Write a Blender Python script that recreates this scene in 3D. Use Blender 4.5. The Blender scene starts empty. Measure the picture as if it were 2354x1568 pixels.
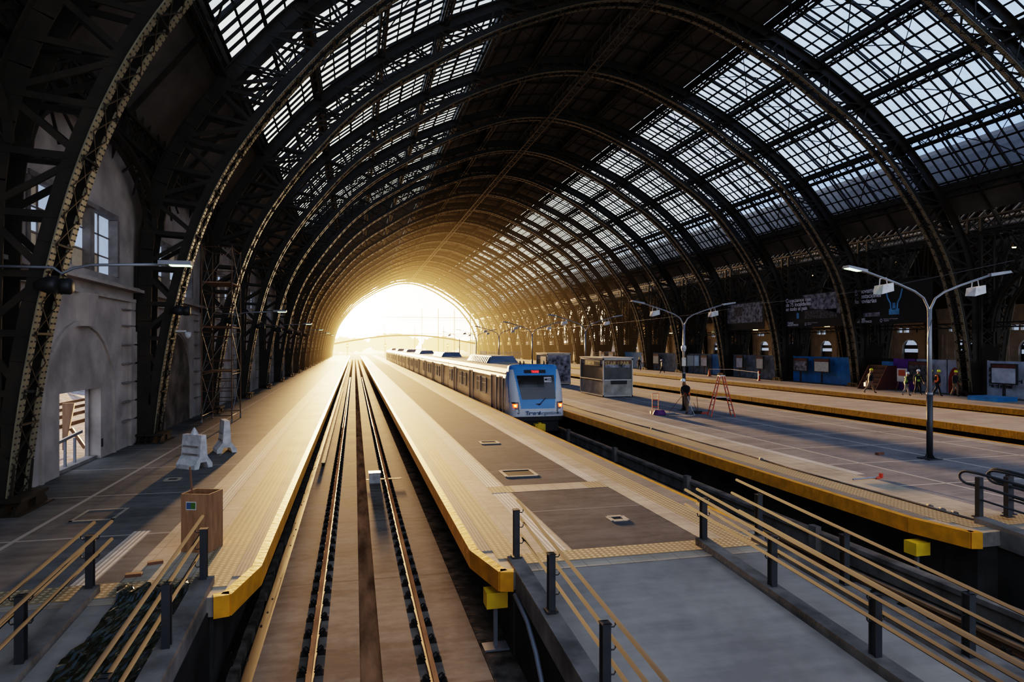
import bpy, math, random
from mathutils import Vector, Matrix
R = random.Random(7)
PI = math.pi
C = bpy.context.scene.collection
SC = bpy.context.scene

# ------------------------------------------------------------------ helpers
class MB:
    """collects shapes; build() links them as ONE mesh object"""
    def __init__(s): s.v = []; s.f = []; s.m = []; s.k = 0
    def add(s, vs, fs):
        o = len(s.v); s.v += [tuple(v) for v in vs]
        for f in fs: s.f.append(tuple(i + o for i in f)); s.m.append(s.k)
        return s
    def box(s, x0, x1, y0, y1, z0, z1):
        return s.add([(x0,y0,z0),(x1,y0,z0),(x1,y1,z0),(x0,y1,z0),(x0,y0,z1),(x1,y0,z1),(x1,y1,z1),(x0,y1,z1)],
                     [(0,3,2,1),(4,5,6,7),(0,1,5,4),(1,2,6,5),(2,3,7,6),(3,0,4,7)])
    def bar(s, p, q, w, h=None, up=(0,1,0)):
        p = Vector(p); q = Vector(q); h = h or w
        d = q - p
        if d.length < 1e-6: return s
        d.normalize(); u = Vector(up)
        if abs(d.dot(u)) > .98: u = Vector((1,0,0)) if abs(d.x) < .9 else Vector((0,0,1))
        a = d.cross(u).normalized(); b = a.cross(d).normalized()   # b along 'up'
        a *= w/2; b *= h/2
        return s.add([p-a-b,p+a-b,p+a+b,p-a+b,q-a-b,q+a-b,q+a+b,q-a+b],
                     [(0,3,2,1),(4,5,6,7),(0,1,5,4),(1,2,6,5),(2,3,7,6),(3,0,4,7)])
    def tube(s, pts, r, n=8, cap=True):
        pts = [Vector(p) for p in pts]; rings = []
        rr = r if isinstance(r, (list, tuple)) else [r]*len(pts)
        prev = None
        for i, p in enumerate(pts):
            d = (pts[min(i+1,len(pts)-1)] - pts[max(i-1,0)])
            if d.length < 1e-9: d = Vector((0,0,1))
            d.normalize()
            if prev is None:
                u = Vector((0,0,1)) if abs(d.z) < .9 else Vector((1,0,0))
                a = d.cross(u).normalized()
            else:
                a = (prev - d*prev.dot(d))
                a = a.normalized() if a.length > 1e-6 else d.orthogonal().normalized()
            prev = a; b = d.cross(a)
            rings.append([p + (a*math.cos(2*PI*j/n) + b*math.sin(2*PI*j/n))*rr[i] for j in range(n)])
        vs = [v for r_ in rings for v in r_]; fs = []
        for i in range(len(pts)-1):
            for j in range(n):
                fs.append((i*n+j, i*n+(j+1)%n, (i+1)*n+(j+1)%n, (i+1)*n+j))
        if cap: fs.append(tuple(range(n))[::-1]); fs.append(tuple((len(pts)-1)*n+j for j in range(n)))
        return s.add(vs, fs)
    def cyl(s, x, y, z0, z1, r0, r1=None, n=12):
        return s.tube([(x,y,z0),(x,y,z1)], [r0, r0 if r1 is None else r1], n)
    def lathe(s, prof, c=(0,0,0), n=14):
        vs = []; fs = []
        for r, z in prof:
            for j in range(n): vs.append((c[0]+r*math.cos(2*PI*j/n), c[1]+r*math.sin(2*PI*j/n), c[2]+z))
        for i in range(len(prof)-1):
            for j in range(n): fs.append((i*n+j, i*n+(j+1)%n, (i+1)*n+(j+1)%n, (i+1)*n+j))
        fs.append(tuple(range(n))[::-1]); fs.append(tuple((len(prof)-1)*n+j for j in range(n)))
        return s.add(vs, fs)
    def prismY(s, poly, y0, y1):      # polygon in XZ extruded along Y
        n = len(poly)
        vs = [(x,y0,z) for x,z in poly] + [(x,y1,z) for x,z in poly]
        return s.add(vs, [tuple(range(n)), tuple(range(2*n-1,n-1,-1))] + [(i,i+n,(i+1)%n+n,(i+1)%n) for i in range(n)])
    def prismX(s, poly, x0, x1):      # polygon in YZ extruded along X
        n = len(poly)
        vs = [(x0,y,z) for y,z in poly] + [(x1,y,z) for y,z in poly]
        return s.add(vs, [tuple(range(n))[::-1], tuple(range(n,2*n))] + [((i+1)%n,(i+1)%n+n,i+n,i) for i in range(n)])
    def prismZ(s, poly, z0, z1):
        n = len(poly)
        vs = [(x,y,z0) for x,y in poly] + [(x,y,z1) for x,y in poly]
        return s.add(vs, [tuple(range(n))[::-1], tuple(range(n,2*n))] + [(i,(i+1)%n,(i+1)%n+n,i+n) for i in range(n)])
    def build(s, name, mats, parent=None, loc=None, smooth=False, rot=None):
        me = bpy.data.meshes.new(name); me.from_pydata(s.v, [], s.f)
        if not isinstance(mats, (list, tuple)): mats = [mats]
        for m in mats: me.materials.append(m)
        if len(mats) > 1: me.polygons.foreach_set('material_index', s.m)
        if smooth: me.polygons.foreach_set('use_smooth', [True]*len(s.f))
        me.update()
        o = bpy.data.objects.new(name, me); C.objects.link(o)
        if parent: o.parent = parent
        if loc: o.location = loc
        if rot: o.rotation_euler = rot
        return o

def tag(o, label=None, cat=None, group=None, kind=None):
    if label: o['label'] = label
    if cat: o['category'] = cat
    if group: o['group'] = group
    if kind: o['kind'] = kind
    return o
def thing(name, label, cat, loc=(0,0,0), rz=0, group=None, kind=None):
    o = bpy.data.objects.new(name, None); C.objects.link(o)
    o.location = loc; o.rotation_euler = (0,0,rz); o.empty_display_size = .2
    return tag(o, label, cat, group, kind)
def dup(root, loc=None, rz=None, label=None, group=None):
    r = root.copy(); C.objects.link(r)
    if loc is not None: r.location = loc
    if rz is not None: r.rotation_euler = (0,0,rz)
    if label: r['label'] = label
    if group: r['group'] = group
    for ch in list(root.children):
        c = ch.copy(); C.objects.link(c); c.parent = r
        for g in list(ch.children):
            d = g.copy(); C.objects.link(d); d.parent = c
    return r
def text(body, size, mt, parent, loc, rot, align='LEFT', name='lettering', bold=0.0, spacing=1.0):
    cu = bpy.data.curves.new(name, 'FONT'); cu.body = body; cu.size = size; cu.align_x = align
    cu.offset = bold; cu.extrude = .002; cu.space_line = spacing
    cu.materials.append(mt)
    o = bpy.data.objects.new(name, cu); C.objects.link(o); o.parent = parent; o.location = loc; o.rotation_euler = rot
    return o

# ------------------------------------------------------------------ materials
class NT:
    def __init__(s, m): s.t = m.node_tree; s.n = s.t.nodes; s.l = s.t.links
    def new(s, ty, **k):
        nd = s.n.new(ty)
        for a, b in k.items(): setattr(nd, a, b)
        return nd
    def math(s, op, a, b=None, c=None):
        nd = s.new('ShaderNodeMath', operation=op)
        for i, v in enumerate((a, b, c)):
            if v is None: continue
            if isinstance(v, (int, float)): nd.inputs[i].default_value = v
            else: s.l.new(v, nd.inputs[i])
        return nd.outputs[0]
    def mix(s, fac, a, b):
        nd = s.new('ShaderNodeMix', data_type='RGBA')
        for i, v in ((0, fac), (6, a), (7, b)):
            if isinstance(v, (int, float)): nd.inputs[i].default_value = v
            elif isinstance(v, tuple): nd.inputs[i].default_value = (*v[:3], 1)
            else: s.l.new(v, nd.inputs[i])
        return nd.outputs[2]
    def noise(s, vec, scale, detail=3, rough=.55):
        nd = s.new('ShaderNodeTexNoise'); nd.inputs['Scale'].default_value = scale
        nd.inputs['Detail'].default_value = detail; nd.inputs['Roughness'].default_value = rough
        s.l.new(vec, nd.inputs['Vector']); return nd.outputs['Fac']
    def ramp(s, fac, lo, hi):
        nd = s.new('ShaderNodeMapRange'); nd.inputs[1].default_value = lo; nd.inputs[2].default_value = hi
        nd.inputs[3].default_value = 0; nd.inputs[4].default_value = 1
        s.l.new(fac, nd.inputs[0]); return nd.outputs[0]
def base(name):
    m = bpy.data.materials.new(name); m.use_nodes = True
    t = NT(m); b = t.n['Principled BSDF']
    return m, t, b
def mat(name, col, rough=.6, metal=0., var=.25, scale=2., dirt=None, bump=0., bscale=20., emit=None, es=1., spec=.5, stretch=None):
    m, t, b = base(name)
    geo = t.new('ShaderNodeNewGeometry'); pos = geo.outputs['Position']
    if stretch:
        mp = t.new('ShaderNodeVectorMath', operation='MULTIPLY'); t.l.new(pos, mp.inputs[0]); mp.inputs[1].default_value = stretch; pos2 = mp.outputs[0]
    else: pos2 = pos
    nz = t.noise(pos2, scale, 4)
    d = dirt or tuple(c*(1-var*1.4) for c in col)
    hi = tuple(min(1, c*(1+var*.6)) for c in col)
    t.l.new(t.mix(t.ramp(nz, .32, .7), d, hi), b.inputs['Base Color'])
    b.inputs['Roughness'].default_value = rough; b.inputs['Metallic'].default_value = metal
    b.inputs['Specular IOR Level'].default_value = spec
    if bump:
        bm = t.new('ShaderNodeBump'); bm.inputs['Strength'].default_value = bump; bm.inputs['Distance'].default_value = .02
        t.l.new(t.noise(pos2, bscale, 4), bm.inputs['Height']); t.l.new(bm.outputs[0], b.inputs['Normal'])
    if emit:
        b.inputs['Emission Color'].default_value = (*emit, 1); b.inputs['Emission Strength'].default_value = es
    return m
def floor_mat(name, col, dark, rough=.75, pattern=None, period=2.9, joint=None, tile=None, spec=.055, xl=None, off=0.):
    """ground finishes; the pattern is worked in world metres: ribs, dots, tiles"""
    m, t, b = base(name)
    geo = t.new('ShaderNodeNewGeometry'); pos = geo.outputs['Position']
    sp = t.new('ShaderNodeSeparateXYZ'); t.l.new(pos, sp.inputs[0]); x, y = sp.outputs[0], sp.outputs[1]
    n1 = t.noise(pos, .55, 4); n2 = t.noise(pos, 4.5, 4)
    st = t.new('ShaderNodeVectorMath', operation='MULTIPLY'); t.l.new(pos, st.inputs[0]); st.inputs[1].default_value = (.5,3.5,1)
    n3 = t.noise(st.outputs[0], 1.2, 5)
    k = t.math('ADD', t.math('MULTIPLY', n1, .5), t.math('ADD', t.math('MULTIPLY', n2, .2), t.math('MULTIPLY', n3, .3)))
    c = t.mix(t.ramp(k, .40, .60), dark, col)
    h = None
    def frac(v, per, o=0.): return t.math('FRACT', t.math('ADD', t.math('DIVIDE', v, per), 100.0 + o))
    if pattern == 'ribs':
        h = t.math('GREATER_THAN', frac(x, .055), .45)
        c = t.mix(t.math('MULTIPLY', h, .65), tuple(v*.45 for v in dark), c)
    elif pattern == 'guide':
        h = t.math('GREATER_THAN', frac(x, .075), .4)
        c = t.mix(h, tuple(v*.6 for v in dark), c)
    elif pattern == 'dots':
        fx = t.math('ABSOLUTE', t.math('SUBTRACT', frac(x, .1), .5)); fy = t.math('ABSOLUTE', t.math('SUBTRACT', frac(y, .1), .5))
        r2 = t.math('ADD', t.math('MULTIPLY', fx, fx), t.math('MULTIPLY', fy, fy))
        h = t.math('LESS_THAN', r2, .085)
        c = t.mix(h, tuple(v*.62 for v in dark), c)
    if tile:
        g = t.math('MAXIMUM', t.math('LESS_THAN', frac(x, tile), .03), t.math('LESS_THAN', frac(y, tile), .03))
        c = t.mix(t.math('MULTIPLY', g, .6), c, tuple(v*.4 for v in dark))
    if joint:
        g = t.math('LESS_THAN', frac(y, period, off), .07/period)
        if xl:
            for q in xl:
                g = t.math('MAXIMUM', g, t.math('LESS_THAN', t.math('ABSOLUTE', t.math('SUBTRACT', x, q)), .045))
        c = t.mix(t.math('MULTIPLY', g, .8), c, joint)
    t.l.new(c, b.inputs['Base Color'])
    t.l.new(t.math('ADD', t.math('MULTIPLY', k, .3), rough-.15), b.inputs['Roughness'])
    b.inputs['Specular IOR Level'].default_value = spec
    bm = t.new('ShaderNodeBump'); bm.inputs['Strength'].default_value = .35; bm.inputs['Distance'].default_value = .006
    hh = n2 if h is None else t.math('ADD', h, t.math('MULTIPLY', n2, .5))
    t.l.new(hh, bm.inputs['Height']); t.l.new(bm.outputs[0], b.inputs['Normal'])
    return m

M = {}
M['iron'] = mat('painted_iron', (.034,.027,.019), .5, var=.3, scale=1.5, spec=.3)
M['iron_dark'] = mat('dark_iron', (.022,.018,.012), .7, var=.3, spec=.15)
M['flange'] = mat('flange_lit_iron', (.22,.19,.125), .38, var=.2, spec=.6)  # same paint as the iron, lightened to imitate light grazing the flanges
M['lacing'] = mat('ridge_lit_iron', (.11,.095,.068), .45, var=.2)  # lighter iron for the ridge purlin, golden light put into its colour
M['rivet'] = mat('rivet_shade_iron', (.018,.017,.014), .6)  # rivet heads darkened to stand in for the shadows they cast
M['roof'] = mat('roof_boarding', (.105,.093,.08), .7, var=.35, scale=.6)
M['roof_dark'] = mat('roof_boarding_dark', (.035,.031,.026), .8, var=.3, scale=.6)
M['plaster'] = mat('plaster', (.44,.38,.33), .85, var=.28, scale=.8, bump=.3, bscale=6)
M['plaster_dark'] = mat('plaster_moulding', (.26,.225,.20), .85, var=.3)
M['cream'] = mat('cream_wall', (.62,.58,.51), .85, var=.18, scale=.7)
M['stain'] = mat('stained_plaster', (.17,.13,.10), .85, var=.5, scale=1.2)
M['yellow'] = mat('coping_yellow', (.64,.28,.008), .5, spec=.25, var=.16, scale=3, dirt=(.42,.2,.015), bump=.25, bscale=8)
M['yellow_eq'] = mat('box_yellow', (.75,.48,.02), .5, var=.2)
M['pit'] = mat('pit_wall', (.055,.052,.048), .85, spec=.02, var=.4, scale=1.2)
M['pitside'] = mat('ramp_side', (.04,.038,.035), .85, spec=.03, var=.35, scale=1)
M['conc'] = mat('kerb_concrete', (.20,.18,.16), .85, spec=.03, var=.35, scale=1.8, bump=.3)
M['rough_conc'] = mat('rough_concrete', (.13,.11,.09), .9, spec=0., var=.5, scale=3, bump=.7, bscale=9)
M['rail'] = mat('rail_steel', (.30,.185,.105), .5, 0., var=.3, scale=3, spec=0., stretch=(1,.3,1))
M['rail_side'] = mat('rail_rust', (.16,.085,.045), .6, .3, var=.3)
M['clip'] = mat('clip_steel', (.04,.037,.034), .6, 0., var=.3, spec=0.)
M['steel'] = mat('stainless_tube', (.062,.064,.066), .5, 0., var=.05, spec=0.)
M['post'] = mat('post_paint', (.028,.030,.034), .45, var=.15)
M['train_steel'] = mat('train_stainless', (.46,.42,.37), .34, .75, var=.25, scale=1.2, stretch=(1,.5,2))
M['train_roof'] = mat('train_roof', (.42,.38,.33), .5, .2, var=.2)
M['train_blue'] = mat('train_blue', (.04,.24,.52), .3, var=.08)
M['train_blue_dark'] = mat('door_blue', (.012,.035,.10), .4, var=.3, spec=.12)
M['train_white'] = mat('train_white', (.52,.53,.55), .38, var=.06)
M['train_under'] = mat('train_underframe', (.02,.02,.022), .6)
M['ac_blue'] = mat('roof_unit_grey', (.16,.20,.26), .5, var=.15)
M['dark_glass'] = mat('dark_glass', (.012,.012,.012), .12, var=.1, spec=.6)
M['window_glass'] = mat('train_window', (.07,.07,.07), .3, var=.2, spec=.3)
M['black'] = mat('black_plastic', (.015,.015,.016), .5)
M['white_plastic'] = mat('white_plastic', (.55,.55,.55), .5, var=.25, scale=5)
M['wood'] = mat('plywood', (.30,.165,.085), .6, var=.25, scale=3, stretch=(4,4,.6))
M['wood_dark'] = mat('dark_wood', (.17,.075,.04), .6, var=.25)
M['plastic_sheet'] = mat('wet_sheet', (.012,.015,.006), .22, var=.3, bump=1., bscale=5, spec=.8)
M['lamp_grey'] = mat('lamp_grey', (.22,.23,.25), .4, .3, var=.1)
M['kiosk'] = mat('kiosk_panel', (.36,.33,.29), .55, .2, var=.3, scale=1.8)
M['kiosk_frame'] = mat('kiosk_frame', (.50,.46,.40), .5, .2, var=.15)
M['kiosk_dark'] = mat('kiosk_shutter', (.10,.10,.095), .5, .3, var=.2)
M['red'] = mat('ladder_red', (.50,.045,.012), .5, var=.1)
M['alu'] = mat('aluminium', (.45,.46,.48), .35, .8, var=.1)
M['purple'] = mat('purple_hose', (.12,.03,.14), .5)
M['orange'] = mat('orange_plastic', (.8,.14,.02), .5)
M['skin'] = mat('skin', (.30,.15,.09), .6)
M['navy'] = mat('navy_cloth', (.016,.018,.024), .85, var=.3)
M['khaki'] = mat('khaki_cloth', (.20,.145,.10), .85, var=.2)
M['greycloth'] = mat('grey_cloth', (.22,.21,.20), .85, var=.2)
M['shoe'] = mat('boot_leather', (.02,.017,.014), .6)
M['hat_yellow'] = mat('helmet_yellow', (.75,.72,.02), .35, var=.05)
M['hat_white'] = mat('helmet_white', (.72,.75,.78), .35, var=.05)
M['hiviz'] = mat('vest_lime', (.28,.45,.07), .7, var=.1)
M['hivizo'] = mat('vest_orange', (.85,.17,.03), .7, var=.1)
M['hoard_blue'] = mat('hoarding_blue', (.025,.25,.50), .5, var=.2)
M['hoard_white'] = mat('hoarding_white', (.48,.50,.56), .55, var=.2)
M['hoard_purple'] = mat('hoarding_purple', (.19,.05,.30), .5, var=.15)
M['hoard_red'] = mat('hoarding_red', (.34,.03,.02), .5, var=.15)
M['hoard_grey'] = mat('hoarding_grey', (.24,.27,.30), .6, var=.35)
M['paper'] = mat('poster_paper', (.6,.58,.5), .6, var=.2, scale=5)
M['maroon'] = mat('board_maroon', (.14,.045,.035), .5)
M['banner_dark'] = mat('banner_black', (.012,.012,.014), .6, var=.3)
M['banner_grey'] = mat('banner_photo_grey', (.30,.30,.34), .6, var=.7, scale=2.5)
M['banner_pic'] = mat('banner_photo', (.12,.11,.12), .6, var=.9, scale=4)
M['banner_blue'] = mat('banner_blue', (.12,.36,.6), .6)
M['letter'] = mat('letter_white', (.8,.8,.85), .6, var=.05)
M['letter_dark'] = mat('letter_black', (.015,.015,.02), .6)
M['letter_blue'] = mat('letter_blue', (.06,.12,.22), .6)
M['letter_gold'] = mat('letter_gold', (.50,.38,.15), .5)
M['winlit'] = mat('glow_pane', (.30,.42,.52), .3, emit=(.55,.68,.95), es=.35, scale=3)  # emission stands in for daylight behind the pane
M['winwarm'] = mat('dusty_glow_pane', (.26,.23,.19), .3, scale=3, var=.3, emit=(.55,.45,.34), es=.12)  # faint warm emission stands in for light coming through from outside
M['led'] = mat('led_lens', (.8,.9,.85), .3, emit=(.62,1.,.50), es=5)
M['led_warm'] = mat('sodium_lens', (.8,.8,.3), .3, emit=(1.,.85,.35), es=5)
M['red_led'] = mat('tail_lamp_glow', (.9,.1,.02), .3, emit=(1.,.06,.01), es=3)
M['orange_core'] = mat('tail_lamp_core', (.9,.4,.1), .3, emit=(1.,.35,.05), es=7)
M['sign_red'] = mat('display_red', (.5,.02,.02), .3, emit=(1.,.02,.02), es=2.2)
M['green'] = mat('leaflet_green', (.08,.17,.03), .6)
M['ballast'] = mat('ballast', (.16,.14,.125), .9, var=.5, scale=3, bump=1., bscale=14)
M['rubble'] = mat('rubble', (.20,.20,.22), .9, var=.6, scale=3, bump=1., bscale=10)
M['foliage'] = mat('foliage', (.05,.06,.02), .9, var=.4)
M['building'] = mat('far_building', (.30,.25,.22), .9, var=.2)
M['slab'] = floor_mat('track_slab', (.27,.225,.18), (.14,.112,.088), .9, period=4.6, joint=(.13,.10,.08), spec=.006)
M['channel'] = mat('drain_channel', (.14,.105,.075), .85, var=.45, spec=0., scale=1.5, stretch=(2,.4,1))
M['dark_panel'] = floor_mat('dark_paving', (.135,.124,.115), (.07,.066,.064), .9, period=4.4, joint=(.2,.18,.16), spec=.010)
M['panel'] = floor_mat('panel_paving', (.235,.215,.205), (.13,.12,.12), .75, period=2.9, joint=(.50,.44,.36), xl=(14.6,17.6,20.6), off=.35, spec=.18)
M['panel_left'] = floor_mat('left_paving', (.20,.185,.165), (.12,.11,.10), .75, period=3.6, joint=(.40,.36,.31), xl=(-5.9,), off=.3, spec=.010)
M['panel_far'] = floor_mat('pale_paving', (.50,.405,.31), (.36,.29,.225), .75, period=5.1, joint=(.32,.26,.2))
M['tile'] = floor_mat('plain_tile', (.45,.38,.29), (.30,.25,.19), .75, tile=.4)
M['ribs'] = floor_mat('ribbed_tile', (.40,.36,.31), (.24,.22,.20), .75, pattern='ribs', tile=.6)
M['dots'] = floor_mat('studded_tile', (.56,.45,.28), (.40,.31,.19), .75, pattern='dots', tile=.4)
M['guide'] = floor_mat('guide_tile', (.72,.66,.56), (.50,.45,.38), .75, pattern='guide', tile=.4)
M['ramp'] = floor_mat('ramp_concrete', (.31,.275,.235), (.21,.185,.16), .75, period=5.5, joint=(.22,.22,.22), spec=.18)

def glass_mat(name, tint, lo):
    m = bpy.data.materials.new(name); m.use_nodes = True; t = NT(m)
    for n in list(t.n): t.n.remove(n)
    out = t.new('ShaderNodeOutputMaterial'); tr = t.new('ShaderNodeBsdfTransparent')
    geo = t.new('ShaderNodeNewGeometry')
    st = t.new('ShaderNodeVectorMath', operation='MULTIPLY'); t.l.new(geo.outputs['Position'], st.inputs[0]); st.inputs[1].default_value = (.6,1.4,.6)
    k = t.math('ADD', t.math('MULTIPLY', t.noise(st.outputs[0], .5, 3), .6), t.math('MULTIPLY', t.noise(geo.outputs['Position'], 3., 3), .4))
    t.l.new(t.mix(t.ramp(k, .35, .65), tuple(c*lo for c in tint), tint), tr.inputs[0])
    t.l.new(tr.outputs[0], out.inputs[0])
    return m
M['glass'] = glass_mat('roof_glass', (.58,.74,.93), .70)
M['glass_low'] = glass_mat('roof_glass_low', (.38,.54,.82), .75)  # tint darkened to imitate the dim view behind the lowest right row

# ------------------------------------------------------------------ camera
HC = 3.5
THETA = math.atan(362/1500)
cd = bpy.data.cameras.new('camera'); cam = bpy.data.objects.new('camera', cd); C.objects.link(cam)
cam.location = (0,0,HC); cam.rotation_euler = (PI/2, 0, -THETA)
cd.sensor_width = 36; cd.lens = 1500/2354*36; cd.shift_y = 10/2354
cd.clip_start = .1; cd.clip_end = 3000
SC.camera = cam

# ------------------------------------------------------------------ light
sx = -.003; el = math.radians(2.7)
sd = Vector((math.sin(sx)*math.cos(el), math.cos(sx)*math.cos(el), math.sin(el)))
sl = bpy.data.lights.new('sun', 'SUN'); sl.energy = 19; sl.color = (1., .60, .28); sl.angle = math.radians(1.8)
so = bpy.data.objects.new('sun', sl); C.objects.link(so); so.rotation_euler = sd.to_track_quat('Z', 'Y').to_euler()

w = bpy.data.worlds.new('sky'); SC.world = w; w.use_nodes = True; t = NT(w)
bg = t.n['Background']; geo = t.new('ShaderNodeNewGeometry')
# in a world shader the incoming vector points from the sky to the viewer
neg = t.new('ShaderNodeVectorMath', operation='SCALE'); neg.inputs[3].default_value = -1; t.l.new(geo.outputs['Incoming'], neg.inputs[0])
D = neg.outputs[0]
dt = t.new('ShaderNodeVectorMath', operation='DOT_PRODUCT'); t.l.new(D, dt.inputs[0]); dt.inputs[1].default_value = sd
cs = t.math('MAXIMUM', dt.outputs['Value'], 0.)
sp = t.new('ShaderNodeSeparateXYZ'); t.l.new(D, sp.inputs[0])
elv = t.math('MAXIMUM', sp.outputs[2], 0.)
sky = t.mix(t.math('POWER', elv, .6), (.72,.80,.95), (.50,.64,.92))
cl = t.noise(D, 3.2, 5)
sky = t.mix(t.math('MULTIPLY', t.ramp(cl, .42, .66), .6), sky, (.86,.92,1.05))
sky = t.mix(t.math('POWER', cs, 5.), sky, (1.05,.86,.62))
def add(a, col, f, pw):
    nd = t.new('ShaderNodeMix', data_type='RGBA', blend_type='ADD'); nd.clamp_result = False
    nd.inputs[0].default_value = 1
    t.l.new(a, nd.inputs[6])
    sc = t.new('ShaderNodeVectorMath', operation='SCALE'); sc.inputs[0].default_value = col
    t.l.new(t.math('MULTIPLY', t.math('POWER', cs, pw), f), sc.inputs[3]); t.l.new(sc.outputs[0], nd.inputs[7])
    return nd.outputs[2]
sky = add(sky, (1.,.72,.38), 2.2, 16.)
sky = add(sky, (1.,.80,.58), 8.0, 90.)
sky = add(sky, (1.,.75,.42), 12.0, 900.)
t.l.new(sky, bg.inputs[0]); bg.inputs[1].default_value = 1.2

# ------------------------------------------------------------------ shed geometry
XC = 17.0
Y0, DY, NA = 5.8, 10.2, 22
YEND = Y0 + DY*(NA-1)
P_IN = [(24.0,0.1),(23.72,2.5),(23.28,5),(22.63,7.5),(21.73,9.7),(20.55,11.65),(19.1,13.6),(17.28,15.7),(15.1,17.57),(12.6,19.2),(9.7,21.0),(6.5,22.5),(3.3,23.6),(0,24.0)]
P_OUT = [(24.58,0.1),(24.58,2.5),(24.55,5),(24.42,7.6),(23.8,10.0),(22.7,12.1),(21.3,14.0),(19.3,16.3),(17.0,18.3),(14.3,20.2),(11.1,22.0),(7.4,23.6),(3.8,24.7),(0,25.05)]
SKIN = [(25.0,9.0),(24.2,11.2),(21.75,14.35),(18.9,17.45),(15.6,20.05),(12.1,22.2),(8.3,23.9),(4.2,25.05),(0,25.5)]
YS = .37

def lerp(a, b, t_): return tuple(a[i] + (b[i]-a[i])*t_ for i in range(len(a)))
def full(P):    # left foot -> crown -> right foot, in shed-centre coordinates
    return [(-x,z) for x,z in P] + [(x,z) for x,z in reversed(P[:-1])]
def resample(P, n):
    out = []
    for i in range(len(P)-1):
        # Catmull-Rom for smooth curves
        p0 = P[max(i-1,0)]; p1 = P[i]; p2 = P[i+1]; p3 = P[min(i+2,len(P)-1)]
        for k in range(n):
            u = k/n
            out.append(tuple(.5*((2*p1[j])+(-p0[j]+p2[j])*u+(2*p0[j]-5*p1[j]+4*p2[j]-p3[j])*u*u+(-p0[j]+3*p1[j]-3*p2[j]+p3[j])*u**3) for j in range(2)))
    out.append(P[-1]); return out
NI = full(P_IN); NO = full(P_OUT)
FI = resample(NI, 4); FO = resample(NO, 4)

def chord(mb, F, ys, flw, fth, webd, inward, mi=0, mw=0):
    """angle-section chord: flange facing inward/outward plus a web plate; F in XZ"""
    n = len(F)
    for y in ys:
        for i in range(n-1):
            a = F[i]; b = F[i+1]
            d = Vector((b[0]-a[0], 0, b[1]-a[1])).normalized(); nr = Vector((d.z, 0, -d.x))*inward
            A = Vector((a[0], y, a[1])); B = Vector((b[0], y, b[1]))
            mb.k = mi; mb.bar(A, B + d*.01, fth, flw)
            mb.k = mw; mb.bar(A - nr*webd/2, B - nr*webd/2 + d*.01, webd, .045)

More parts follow.
